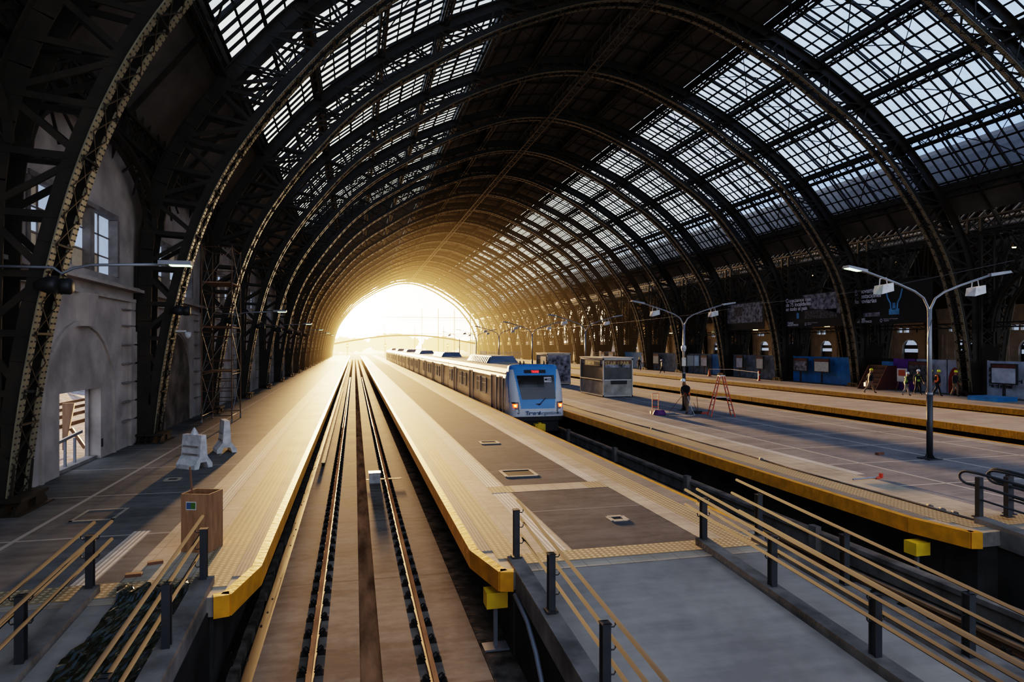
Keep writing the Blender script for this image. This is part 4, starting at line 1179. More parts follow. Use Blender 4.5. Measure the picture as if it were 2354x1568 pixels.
# caged enclosure and cabinets further on
cg = thing('wire_cage', 'pale wire mesh enclosure far down the wide platform', 'cage', (13.2, 66, 0))
mb = MB()
for i in range(13): mb.box(i*.3-.015, i*.3+.015, 0, .03, 0, 2.9)
for z in [.3*j for j in range(10)]: mb.box(0,3.6,0,.03,z,z+.03)
for i in range(12): mb.box(0,.03,i*.3,i*.3+.03,0,2.9)
mb.build('mesh', M['white_plastic'], cg)
cbn = thing('shelf_trolley', 'tall grey slatted trolley near the right hand piers', 'trolley', (36.6, 97, 0))
mb = MB(); mb.box(0,.06,0,.8,.1,2.6); mb.box(1.3,1.36,0,.8,.1,2.6)
for z in [.2+.3*j for j in range(8)]: mb.box(0,1.36,0,.8,z,z+.04)
mb.build('shelves', M['hoard_grey'], cbn)
for z in ((.1,.1),(1.2,.1),(.1,.7),(1.2,.7)): MB().lathe([(.05,0),(.05,.1)], (z[0],z[1],0), 8).build('castor', M['black'], cbn)

# ------------------------------------------------------------------ hoardings, boards and banners between the piers
def hoard(k, u0, u1, mt, label, h_=2.45, x=41.9):
    ya = Y0+DY*k; y0, y1 = ya+DY*u0, ya+DY*u1
    r = thing('hoarding', label, 'hoarding', (x, y0, 0))
    L = y1-y0; mb = MB(); mb.box(0,.05,0,L,0.02,h_)
    n_ = 7
    for j in range(1, n_): z = h_*j/n_; mb.box(-.012,.0,0,L,z-.012,z+.012)
    for q in (0, L): mb.box(-.02,.06,q-.03,q+.03,0,h_+.03)
    mb.build('panel', M[mt], r)
    return r
def board(y, x, w_, z0, z1, label, paper='paper', header=True, group=None):
    r = thing('notice_board', label, 'notice board', (x, y, 0), group=group)
    MB().box(0,.1,-w_/2,w_/2,z0,z1).build('board_frame', M['post'], r)
    MB().box(-.012,0,-w_/2+.1,w_/2-.1,z0+.08,z1-(.3 if header else .1)).build('poster', M[paper], r)
    if header: MB().box(-.012,0,-w_/2+.1,w_/2-.1,z1-.28,z1-.06).build('header', M['maroon'], r)
    MB().box(.02,.08,-.09,-.03,0,z0).box(.02,.08,.03,.09,0,z0).build('stand', M['post'], r)
    return r
TR = (PI/2, 0, -PI/2)
h_ = hoard(2, .10, .92, 'hoard_white', 'white hoarding with black lettering at the right picture edge')
L_ = .82*DY
text('Estamos\nconstruyendo\npasos bajo nivel\nen el ramal', .36, M['letter_dark'], h_, (-.03,L_-.12,1.75), TR, 'LEFT', 'lettering', .012)
MB().box(-.03,-.015,.0,4.6,.04,2.4).build('blue_side', M['hoard_blue'], h_)
h_ = hoard(3, .10, .225, 'hoard_white', 'white hoarding with red quarter disc between purple hoarding and pier')
MB().prismX([(.62+.55*math.cos(PI*j/16), .75+1.15*math.sin(PI*j/16)) for j in range(17)]+[(.07,.05),(1.17,.05)], -.03, -.012).build('red_disc', M['hoard_red'], h_)
h_ = hoard(3, .225, .49, 'hoard_white', 'white hoarding behind the two workers in yellow helmets')
text('conexion', .3, M['letter_dark'], h_, (-.03,2.3,1.35), TR, 'LEFT', 'lettering', .01)
h_ = hoard(3, .49, .70, 'hoard_purple', 'purple hoarding with a pale map pin emblem')
text('Estacion\nen obra', .2, M['letter'], h_, (-.03,1.3,1.15), TR, 'LEFT', 'lettering', .0)
mb = MB(); mb.tube([(-.03, 1.65+.2*math.cos(a*PI/8), 1.45+.2*math.sin(a*PI/8)) for a in range(17)], .035, 6, False); mb.bar((-.03,1.65,1.27),(-.03,1.5,1.08),.06); mb.build('pin_emblem', M['letter'], h_)
h_ = hoard(3, .71, .93, 'black', 'black billboard panel beside the purple hoarding', x=42.1)
MB().box(-.03,-.01,.1,1.3,1.8,2.2).build('photo_strip', M['banner_blue'], h_)
h_ = hoard(4, .07, .90, 'hoard_blue', 'bright blue slatted hoarding in the fourth arcade bay')
text('Nuevas obras\nMas trenes\n\nMejor servicio\nMas seguridad', .26, M['letter_blue'], h_, (-.03,8.1,2.0), TR, 'LEFT', 'lettering', .0)
hoard(5, .08, .92, 'hoard_grey', 'grey graffiti stained hoarding behind the traffic cones')
hoard(6, .08, .38, 'hoard_blue', 'blue hoarding behind the second lamp post, nearer half'); hoard(6, .38, .93, 'hoard_grey', 'grey hoarding with two pale notice boards')
hoard(7, .08, .93, 'hoard_grey', 'grey blue hoarding in the seventh bay beyond the second lamp post'); hoard(8, .08, .93, 'hoard_blue', 'blue hoarding left of the second lamp post')
hoard(9, .08, .93, 'hoard_grey', 'small distant grey hoarding just right of the kiosk')
hoard(1, .05, .95, 'hoard_white', 'white hoarding outside the right picture edge')
for (y, w_, z0, z1, pp, lb) in [
    (51.0,2.0,1.05,2.3,'paper','right of the two boards on the bright blue hoarding'),(53.9,2.0,1.05,2.3,'banner_grey','left of the two boards on the bright blue hoarding'),
    (33.9,1.8,.95,2.3,'hoard_white','large notice board with folded white poster at the right picture edge'),
    (40.5,1.9,.8,2.3,'banner_pic','dark poster board behind the near lamp post'),
    (60.3,1.3,1.0,2.4,'paper','weathered board on the grey hoarding, nearer one'),(64.0,1.3,1.0,2.4,'hoard_white','board with pale poster on the grey hoarding, farther one'),
    (71.5,1.5,.95,2.3,'hoard_white','pale poster board right of the second lamp post'),(74.2,1.5,.95,2.3,'hoard_white','second pale poster board right of the second lamp post'),
    (84.5,1.8,.9,2.3,'paper','pale poster board left of the second lamp post'),(88.3,1.8,.9,2.3,'hoard_white','second pale poster board left of the second lamp post'),
    (101,2.0,.9,2.3,'hoard_white','tiny pale poster board next to the kiosk'),(105,2.0,.9,2.3,'hoard_white','tiny farther pale poster board next to the kiosk')]:
    board(y, 41.2, w_, z0, z1, 'framed notice board, ' + lb if not lb.startswith(('large','dark')) else lb, pp)
def banner(y0, y1, z0, z1, label, lines, pic):
    r = thing('banner', label, 'banner', (41.25, y0, z0))
    L = y1-y0; H = z1-z0
    MB().box(0,.03,0,L,0,H).build('cloth', M['banner_dark'], r)
    if pic == 1:
        MB().prismX([(L*.05,H*.98),(L*.66,H*.98),(L*.6,H*.8),(L*.52,H*.55),(L*.3,H*.5),(L*.05,H*.35)], -.012, 0).build('photo', M['banner_grey'], r)
        MB().box(-.012,0,L*.1,L*.62,H*.25,H*.5).build('photo', M['banner_pic'], r)
        MB().box(-.02,0,L*.72,L*.76,H*.28,H*.45).build('photo_flag', M['banner_blue'], r)
    elif pic == 2:
        p = MB()
        for s_ in (-1,1): p.tube([(-.02,L*.44+s_*.28,H*.30),(-.02,L*.44+s_*.36,H*.5),(-.02,L*.44+s_*.62,H*.62),(-.02,L*.44+s_*.8,H*.82)], .06, 6)
        p.box(-.03,-.01,L*.44-.5,L*.44+.5,H*.22,H*.36); p.box(-.03,-.01,L*.44-.15,L*.44+.15,H*.34,H*.5)
        p.build('photo_tower', M['banner_blue'], r)
        MB().box(-.012,0,L*.62,L*.84,H*.2,H*.3).build('photo', M['banner_grey'], r)
    else:
        MB().box(-.012,0,L*.05,L*.95,H*.25,H*.95).build('photo', M['banner_grey'], r)
        MB().box(-.02,0,L*.55,L*.75,H*.5,H*.85).build('photo', M['banner_pic'], r)
    if lines:
        text(lines, .52, M['letter'], r, (-.03, L-.35, H*.80), TR, 'LEFT', 'lettering', .012, .8)
        text('TRENES\nARGENTINOS', .26, M['letter'], r, (-.03, L-.6, .38), TR, 'LEFT', 'lettering', .006, .8)
        mb = MB(); mb.tube([(-.03,L*.60,.2+.14*0)]+[(-.03,L*.60+.1*math.sin(a*PI/5),.3-.14*math.cos(a*PI/5)) for a in range(11)], .015, 5, False); mb.build('crest', M['letter'], r)
        text('Ministerio de Transporte\nArgentina', .14, M['letter'], r, (-.03, L*.57, .36), TR, 'LEFT', 'lettering', .0, .9)
    return r
banner(39.3, 47.3, 5.2, 8.5, 'black banner about 77 stations hung between the third and fourth arches', 'Renovamos\n77 estaciones\nferroviarias', 2)
banner(48.3, 56.4, 5.2, 8.3, 'grey and black banner about 75 towns, second banner from the right', 'Conectamos mas\nde 75 localidades\nen todo el pais', 1)
banner(59.5, 66.8, 5.2, 8.2, 'faded grey photo banner, leftmost of the three banners', '', 3)
# walkway beam under the banners
wb = MB()
for z in (4.7, 5.0): wb.box(42.2,42.35,Y0,YEND,z,z+.1)
for j in range(int((YEND-Y0)/.8)): wb.bar((42.27,Y0+j*.8,4.75),(42.27,Y0+j*.8+.8,5.05),.04)
tag(wb.build('service_beam', M['iron']), 'thin horizontal service beam running under the banners', 'beam')
# hanging warm lamps in the neighbouring shed
hl0 = None
for (x,y,z) in [(47,36.5,6.0),(50,61,5.6),(47,69.6,5.4),(50,84,5.4),(50,97,5.5),(50,113,5.5),(52,44,9.8),(60,62,13),(55,70,12.2),(62,50,13)]:
    if hl0 is None:
        hl0 = thing('hanging_lamp', 'small yellow hanging lamp glowing in the neighbouring shed', 'lamp', (x,y,z), group='hanging lamps in the neighbouring shed')
        MB().lathe([(.03,.2),(.08,.12),(.30,.02),(.32,0)], n=10).build('shade', M['lamp_grey'], hl0); MB().lathe([(.27,-.06),(.29,-.01)], n=10).build('bulb', M['led_warm'], hl0)
        MB().cyl(0,0,.2,2.5,.012,n=4).build('cord', M['black'], hl0)
    else: dup(hl0, (x,y,z))

# ------------------------------------------------------------------ wooden steps, platforms furniture
st = thing('wooden_steps', 'brown wooden steps and shelving beside the purple hoarding', 'steps', (40.6, 43.9, 0))
mb = MB()
for j in range(5): mb.box(-.9+j*.22, 1.0, -.9, .9, .1+j*.36, .15+j*.36); mb.box(-.9+j*.22+.2, -.9+j*.22+.22, -.9, .9, .12+j*.36, .48+j*.36)
mb.build('tread', M['wood_dark'], st); MB().prismY([(-1,0),(1.0,0),(1.0,1.9),(.1,1.9)][::-1], -.98, -.9).build('side_board', M['maroon'], st); MB().prismY([(-1,0),(1.0,0),(1.0,1.9),(.1,1.9)][::-1], .9, .98).build('side_board', M['maroon'], st)
# ad panel stands, blue plinth
pl = MB(); pl.box(38.4,40.0,32.0,34.0,0,.28)
tag(pl.build('blue_plinth', M['hoard_blue']), 'low blue box standing at the foot of the third pier', 'box')
es = thing('easel_sign', 'small white and red sign on an easel behind the walking workers', 'sign', (40.2, 41.0, 0))
MB().box(-.02,.02,-.45,.45,.75,1.75).build('sign_board', M['train_white'], es); MB().box(-.04,-.02,-.3,.3,1.2,1.65).build('red_print', M['hoard_red'], es)
MB().bar((0,-.3,.75),(-.1,-.5,0),.04).bar((0,.3,.75),(-.1,.5,0),.04).bar((0,0,.75),(.4,0,0),.04).build('easel_leg', M['wood'], es)
for (x,y,lb,c_) in ((39.0,66.5,'orange traffic cone left of the red post',0),):
    cn = thing('traffic_cone', lb, 'cone', (x,y,0)); MB().lathe([(.19,.04),(.17,.06),(.03,.85),(.02,.86)], n=12).build('cone_body', M['orange'], cn, smooth=True); MB().box(-.24,.24,-.24,.24,0,.04).build('cone_base', M['orange'], cn)
    MB().lathe([(.117,.35),(.08,.55)], n=12).build('reflective_band', M['white_plastic'], cn)
rp = thing('marker_post', 'stubby red and white marker post beside the fourth right arch foot', 'post', (38.9,57.0,0))
MB().lathe([(.16,0),(.16,.05),(.10,.08),(.10,.95),(.04,1.0)], n=12).build('post_body', M['red'], rp); MB().lathe([(.105,.5),(.105,.7)], n=12).build('white_band', M['white_plastic'], rp)
tp = MB(); tp.bar((39.0,66.4,.8),(39.0,62,.95),.04,.08); tp.bar((39.0,62,.95),(38.9,57,.8),.04,.08)
tag(tp.build('barrier_tape', M['white_plastic']), 'pale tape barrier strung from the traffic cone to the marker post', 'tape')

# ------------------------------------------------------------------ things on the left platform
sc = thing('scaffold_tower', 'tall rolling scaffold tower standing by the third left arch', 'scaffold', (-6.6, 31.4, 0))
SW, SD_ = 1.25, 2.3
for (x,y) in ((0,0),(SW,0),(0,SD_),(SW,SD_)):
    MB().tube([(x,y,.22),(x,y,8.0)], .026, 6).build('upright', M['rail_side'], sc)
    w_ = MB(); w_.tube([(x-.02,y,.1),(x+.03,y,.1)], .1, 14); w_.tube([(x,y,.1),(x,y,.25)], .02, 6); w_.build('castor', M['lamp_grey'], sc)
mb = MB()
for z in (.35,1.0,1.45,1.9,2.35,2.8,3.9,4.35,5.2,5.8,6.8,7.9):
    for y in (0,SD_): mb.tube([(0,y,z),(SW,y,z)], .018, 5)
for z in (.35,2.2,4.1,6.0,7.9):
    for x in (0,SW): mb.tube([(x,0,z),(x,SD_,z)], .018, 5)
mb.build('rung', M['rail_side'], sc)
mb = MB()
for j in range(4):
    z0, z1 = .4+j*1.9, 2.2+j*1.9
    for x in (0,SW): mb.tube([(x,0,z0),(x,SD_,z1)], .016, 5); mb.tube([(x,SD_,z0),(x,0,z1)], .016, 5)
    mb.tube([(0,0,z0),(SW,0,z1)], .014, 5)
mb.build('cross_brace', M['train_steel'], sc)
mb = MB()
for z in (2.3,4.3,6.3): mb.box(.02,SW-.02,.05,SD_-.05,z,z+.05)
mb.build('deck_board', M['wood'], sc)
# white plastic barriers
def barrier(x, y, rz, label, h_=.95):
    r = thing('plastic_barrier', label, 'barrier', (x,y,0), rz)
    mb = MB(); mb.prismY([(-.30,0),(-.30,.12),(-.13,.35),(-.08,h_),(.08,h_),(.13,.35),(.30,.12),(.30,0),(.16,0),(.1,.18),(-.1,.18),(-.16,0)][::-1], -.38, .38)
    mb.build('barrier_body', M['white_plastic'], r)
    MB().box(-.16,-.09,-.3,.3,.38,.42).box(-.14,-.07,-.3,.3,.6,.64).build('recess_rib', M['plaster_dark'], r)
    return r
barrier(-4.46,20.3,.9,'nearer white plastic barrier standing behind the plywood bin'); barrier(-4.15,23.1,.35,'farther white plastic barrier on the left platform', 1.05)
ob = thing('road_cone_top', 'broken pale plastic cone resting on the nearer white barrier', 'cone', (-4.46,20.3,.95)); MB().lathe([(.12,.0),(.05,.14),(.01,.2)], n=8).build('cone_body', M['white_plastic'], ob)
# plywood bin
bn = thing('plywood_bin', 'open topped plywood bin with a small green leaflet', 'bin', (-2.38, 11.87, 0), -.34)
w_, d_, hb = .50, .43, .99
mb = MB(); mb.box(-w_,0,0,.02,0,hb); mb.box(-w_,0,d_-.02,d_,0,hb); mb.box(-w_,-w_+.02,.02,d_-.02,0,hb); mb.box(-.02,0,.02,d_-.02,0,hb); mb.box(-w_+.02,-.02,.02,d_-.02,.02,.06)
mb.build('bin_wall', M['wood'], bn)
lf = MB(); lf.box(-w_+.09,-w_+.27,-.004,-.001,.72,.86); lf.build('leaflet', M['train_white'], bn)
MB().box(-w_+.10,-w_+.18,-.006,-.004,.735,.845).build('leaflet_photo', M['letter_blue'], bn); MB().box(-w_+.18,-w_+.26,-.006,-.004,.735,.845).build('leaflet_print', M['green'], bn)
sk = MB(); sk.bar((-2.62,12.1,.1),(-2.74,12.15,1.42),.025); tag(sk.build('wooden_stick', M['wood_dark']), 'thin wooden stick leaning out of the plywood bin', 'stick')
# bits on the left platform
for i, (x,y,rz,lb) in enumerate([(-3.1,11.5,.3,'small dark brick lying beside the bin'),(-3.25,10.95,.1,'small dark brick lying near the studded strip')]):
    o = thing('brick', lb, 'brick', (x,y,0), rz); MB().box(-.11,.11,-.05,.05,0,.05).build('brick_body', M['wood_dark'], o)
fr = MB()
for (x0,x1,y0,y1) in ((-5.5,-4.7,14.6,14.66),(-5.5,-4.7,15.5,15.56),(-5.5,-5.44,14.6,15.5),(-4.76,-4.7,14.6,15.5)): fr.box(x0,x1,y0,y1,.0,.014)
tag(fr.build('trim_1', M['tile']), 'pale rectangular hatch outline in the left platform paving', 'hatch frame', kind='structure')
# drain covers on the middle platform
def cover(x, y, s_, label):
    o = thing('drain_cover', label, 'drain cover', (x,y,0)); m_ = MB()
    for a in (-1,1): m_.box(-s_,s_,a*s_-.05,a*s_+.05,0,.020); m_.box(a*s_-.05,a*s_+.05,-s_,s_,0,.018)
    m_.build('frame', M['tile'], o); MB().box(-s_+.05,s_-.05,-s_+.05,s_-.05,0,.013).build('lid', M['pit'], o)
cover(4.35,17.3,.42,'larger square drain cover at the start of the long dark paving'); cover(5.15,12.3,.15,'small square drain cover in the near dark panel')
cover(-4.6,18.6,.16,'small square drain cover on the left platform'); cover(4.7,23,.3,'distant square drain cover on the middle platform')
# opening outside the left door: ground, rails, rubble, timber
og = MB(); og.box(-80,XW-WT,-20,400,-.4,-.08)
tag(og.build('outside_ground', M['rubble']), 'bare bluish ground outside the left doorway', 'ground', kind='structure')
bk = MB(); n_ = 40; vs = []; fs = []
R3 = random.Random(9)
for j in range(n_+1):
    for i in range(9):
        u = i/8; vs.append((-18-u*9+R3.uniform(-.3,.3), 5+j*1.6+R3.uniform(-.3,.3), -.1+3.0*math.sin(u*PI/2)+R3.uniform(-.25,.25)*(i>0)))
for j in range(n_):
    for i in range(8): a = j*9+i; fs.append((a,a+9,a+10,a+1))
bk.add(vs, fs); tag(bk.build('rubble_bank', M['rubble']), 'rough grey rubble bank seen through the left doorway', 'rubble', kind='stuff')
for i, x in enumerate((-12.3,-13.9,-15.4,-17.0)):
    o = thing('rail', 'rusty rail outside the left doorway, %s from the wall' % ordn[i], 'rail', (x,0,-.08)); MB().box(-.035,.035,-10,120,0,.16).build('rail_head', M['rail'], o)
tb = thing('timber_plank', 'orange brown timber planks leaning outside the left doorway', 'timber', (-9.3,24.9,0), .1)
MB().add([(-.2,-.12,0),(-.12,-.12,0),(.1,.1,1.55),(-.25,.1,1.55),(-.2,-.2,0),(-.12,-.2,0),(.1,-.02,1.55),(-.25,-.02,1.55)], [(0,1,2,3),(7,6,5,4),(0,4,5,1),(1,5,6,2),(2,6,7,3),(3,7,4,0)]).bar((.0,.0,.7),(.38,.1,0),.1).build('plank', M['wood'], tb)
gt = thing('door_barrier', 'grey metal barrier across the left doorway', 'barrier', (XW-.25, DO[0]+.15, .02))
MB().bar((0,0,.78),(0,2.0,.92),.06,.08,(0,0,1)).build('top_bar', M['lamp_grey'], gt)
for yy in (.15,.85,1.5): MB().box(-.03,.03,yy-.03,yy+.03,.08,.8).build('upright', M['lamp_grey'], gt)

# ------------------------------------------------------------------ things by the tracks
jb = thing('junction_box', 'small white trackside box between the foreground rails', 'junction box', (.69, 23.6, ZT))
MB().box(-.19,.19,-.2,.2,.0,.35).box(-.21,.21,-.22,.22,.35,.37).build('box_body', M['white_plastic'], jb)
MB().bar((-.3,-.05,.1),(.95,-.05,.1),.02).bar((-.3,.07,.1),(.95,.07,.1),.02).build('cable', M['rail_side'], jb)
wt = thing('guard_strip', 'pale strip on stanchions beside the left foreground rail', 'strip', (-1.22, 0, ZT))
MB().box(-.07,.07,27,75,.14,.18).build('cover_strip', M['conc'], wt)
mb = MB()
for j in range(12): mb.box(-.05,.05,27.2+j*3.6,27.3+j*3.6,0,.15)
mb.build('stanchion', M['clip'], wt)
for (x,y,z,h2,lb) in ((2.2,10.25,-.55,.0,'yellow equipment box on a stand under the middle platform nose'),(10.95,10.8,-.55,.0,'yellow equipment box under the wide right hand platform edge')):
    o = thing('equipment_box', lb, 'equipment box', (x,y,ZT)); MB().box(-.17,.17,-.15,.15,.68,.93).build('box_body', M['yellow_eq'], o); MB().box(-.03,.03,-.03,.03,.0,.68).box(-.2,.2,-.14,.14,.0,.03).build('stand', M['lamp_grey'], o)
pp = MB(); pp.tube([(2.36,9.6,-.28),(2.40,9.0,-.45),(2.36,8.4,-.62),(2.34,7.8,-1.05),(2.36,7.0,-1.18),(2.34,5.0,-1.2),(2.34,0,-1.2)], .035, 8)
tag(pp.build('conduit_pipe', M['lamp_grey'], smooth=True), 'grey conduit pipe snaking down the ramp wall by the middle platform nose', 'pipe')
c_ = MB(); c_.tube([(-.55,7.4,ZT+.03),(-.2,7.35,ZT+.03),(.4,7.5,ZT+.03),(1.1,7.45,ZT+.1),(1.6,7.6,ZT+.03),(1.9,7.5,ZT+.03),(2.05,7.2,ZT+.02),(2.2,6.9,ZT+.02),(2.1,6.7,ZT+.02),(1.95,6.85,ZT+.02)], .012, 6)
tag(c_.build('track_cable', M['lamp_grey'], smooth=True), 'thin grey cable lying across the near end of the foreground track', 'cable')
rc = MB(); rc.lathe([(.01,0),(.045,.03),(.05,.07),(.01,.1)], (1.113+.13,6.6,ZT+.11), 8); tag(rc.build('red_cap', M['red']), 'small red cap on a fastener of the right foreground rail', 'cap')
cp = thing('crushed_cup', 'crushed pale cup lying in the central drain channel', 'cup', (.27,5.95,ZT-.05)); MB().lathe([(.03,0),(.045,.08),(.04,.085)], n=8).build('cup_body', M['white_plastic'], cp)
tr = thing('concrete_trough', 'broken open concrete cable trough beside the left ramp wall', 'trough', (-1.72,0,ZT))
MB().box(-.2,-.14,6.6,9.3,0,.32).box(.08,.14,6.8,9.1,0,.30).box(-.2,.14,6.6,9.3,0,.05).build('trough_body', M['rough_conc'], tr)
db = MB(); R4 = random.Random(11)
for i in range(120):
    x = R4.uniform(-1.9,-1.5); y = R4.uniform(4,30); s_ = R4.uniform(.01,.035); db.box(x,x+s_,y,y+s_*1.4,ZT,ZT+s_)
for i in range(60):
    x = R4.uniform(1.2,1.8); y = R4.uniform(5.5,7.5); s_ = R4.uniform(.006,.02); db.box(x,x+s_,y,y+s_*1.4,ZT,ZT+s_*.6)
tag(db.build('rubble', M['rough_conc']), 'scattered concrete crumbs along the foreground track', 'debris', kind='stuff')
# bridge-like cable ducts on pit walls of the dark tracks
du = MB(); du.box(10.45,10.7,-8,225,-.95,-.86); du.box(10.5,10.65,-8,225,-1.3,-.95)
for j in range(12): du.box(10.35,10.5,13+j*6,13.25+j*6,-1.3,-.7)
tag(du.build('cable_duct', M['conc']), 'long concrete cable duct below the yellow edge of the wide platform', 'duct')
du = MB(); du.tube([(10.1,9.5,-.7),(14,9.3,-1.1),(18,9.0,-1.2)], .03, 6)
# hose along wide platform
hs = MB(); pts = [(12.05+.05*math.sin(y*.35)+.03*math.sin(y*1.1), y, .025) for y in [10.6+j*.9 for j in range(60)]]
hs.tube([(12.3,9.6,-.35),(12.2,10.2,-.02)]+pts, .022, 7)
for y in (10.9,11.2,11.5,17.5,25): hs.tube([(12.05,y,.03),(12.06,y+.12,.03)], .045, 8)
tag(hs.build('hose', M['conc'], smooth=True), 'long grey hose lying along the near edge of the wide platform', 'hose')
vp = thing('hose_valve', 'short green pipe with red tap lying on the wide platform', 'valve', (13.25,14.3,0)); MB().tube([(-.75,.0,.04),(0,.05,.05)], .022, 8).build('pipe', M['lamp_grey'], vp); MB().tube([(0,.05,.03),(.2,.06,.05)], .03, 8).box(.14,.2,.02,.1,.04,.14).build('tap', M['red'], vp)
bx = thing('brick', 'small brown brick left of the near lamp post', 'brick', (16.3,17.5,0), .2); MB().box(-.14,.14,-.06,.06,0,.08).build('brick_body', M['wood_dark'], bx)

# ------------------------------------------------------------------ ladder, hand truck, pile, broom
ld = thing('step_ladder', 'red A-frame double step ladder on the wide platform', 'ladder', (17.6,28.9,0), -.25)
H_ = 1.98
for s_ in (-1,1):
    for yy in (-.27,.27):
        MB().bar((s_*.58,yy*1.15,0),(s_*.10,yy*.62,H_),.035,.075).build('side_rail', M['red'], ld)
    for j in range(1,7):
        u = j/7; x = s_*(.58-.48*u); ww = .30*(1-.45*u)
        MB().box(x-.045,x+.045,-ww,ww,H_*u-.012,H_*u+.012).build('step', M['alu'], ld)
MB().box(-.14,.14,-.2,.2,H_,H_+.04).build('top_cap', M['alu'], ld)
MB().bar((-.33,-.26,.95),(.33,-.26,.95),.02).bar((-.33,.26,.95),(.33,.26,.95),.02).build('spreader', M['alu'], ld)
ht = thing('hand_truck', 'red tubular hand truck standing behind a purple hose coil', 'hand truck', (14.9,30.6,0), -.1)
mb = MB()
for s_ in (-1,1): mb.tube([(s_*.16,0,.05),(s_*.16,0,1.05)], .018, 6)
for z in (.38,.72,1.05): mb.tube([(-.16,0,z),(.16,0,z)], .018 if z < 1 else .012, 6)
mb.build('frame', M['red'], ht)
for s_ in (-1,1): MB().tube([(s_*.2,.06,.09),(s_*.24,.06,.09)], .09, 12).build('wheel', M['black'], ht)
MB().box(-.16,.16,-.2,0,.02,.035).build('toe_plate', M['red'], ht)
cl = MB()
for j in range(7):
    rr = .29-.012*j; zc = .035+.03*j
    cl.tube([(14.9+math.cos(a*PI/10)*rr*1.1, 30.15+math.sin(a*PI/10)*rr*.8, zc+.012*math.sin(a*1.3+j)) for a in range(21)], .026, 6)
tag(cl.build('hose_coil', M['purple'], smooth=True), 'coiled purple hose lying in front of the red hand truck', 'hose')
hh = MB(); hh.tube([(15.2,29.8,.02),(15.7,29.3,.02),(16.2,29.25,.02),(16.5,29.5,.03),(16.45,29.7,.3),(16.35,29.95,.9)], .014, 6)
tag(hh.build('hose', M['white_plastic'], smooth=True), 'pale hose looping from the purple coil up to the workman', 'hose')
br = thing('broom', 'broom with dark bristles lying left of the red ladder', 'broom', (17.1,30.3,0), .2)
MB().box(-.24,.2,-.12,.12,.02,.14).build('bristles', M['black'], br); MB().tube([(.05,0,.1),(.02,.1,1.0)], .014, 6).tube([(.0,0,.1),(-.22,.05,.55)], .012, 6).build('handle', M['rail_side'], br)
MB().box(.1,.55,-.2,0,0,.06).build('tray', M['red'], br)
mp = thing('floor_squeegee', 'long handled squeegee held by the workman', 'squeegee', (15.9,30.6,0))
MB().tube([(-.2,.1,.05),(.35,-.3,.95)], .012, 6).build('handle', M['rail_side'], mp); MB().box(-.65,.1,.0,.12,0,.05).build('blade', M['hoard_grey'], mp)

# ------------------------------------------------------------------ people
def skin_body(name, joints, edges, parent, rads, mats, matf):
    me = bpy.data.meshes.new('tmp'); me.from_pydata(joints, edges, [])
    o = bpy.data.objects.new('tmp', me); C.objects.link(o)
    sk_ = o.modifiers.new('s', 'SKIN'); sk_.use_smooth_shade = True
    for i, r_ in enumerate(rads):
        me.skin_vertices[0].data[i].radius = r_ if isinstance(r_, tuple) else (r_, r_)
    me.skin_vertices[0].data[0].use_root = True
    sb = o.modifiers.new('b', 'SUBSURF'); sb.levels = 2; sb.render_levels = 2
    dg = bpy.context.evaluated_depsgraph_get(); dg.update()
    nm2 = bpy.data.meshes.new_from_object(o.evaluated_get(dg))
    bpy.data.objects.remove(o)
    nm2.name = name
    nm2.materials.clear()
    for m_ in mats: nm2.materials.append(m_)
    for p in nm2.polygons: p.material_index = matf(p.center); p.use_smooth = True
    ob_ = bpy.data.objects.new(name, nm2); C.objects.link(ob_); ob_.parent = parent
    return ob_
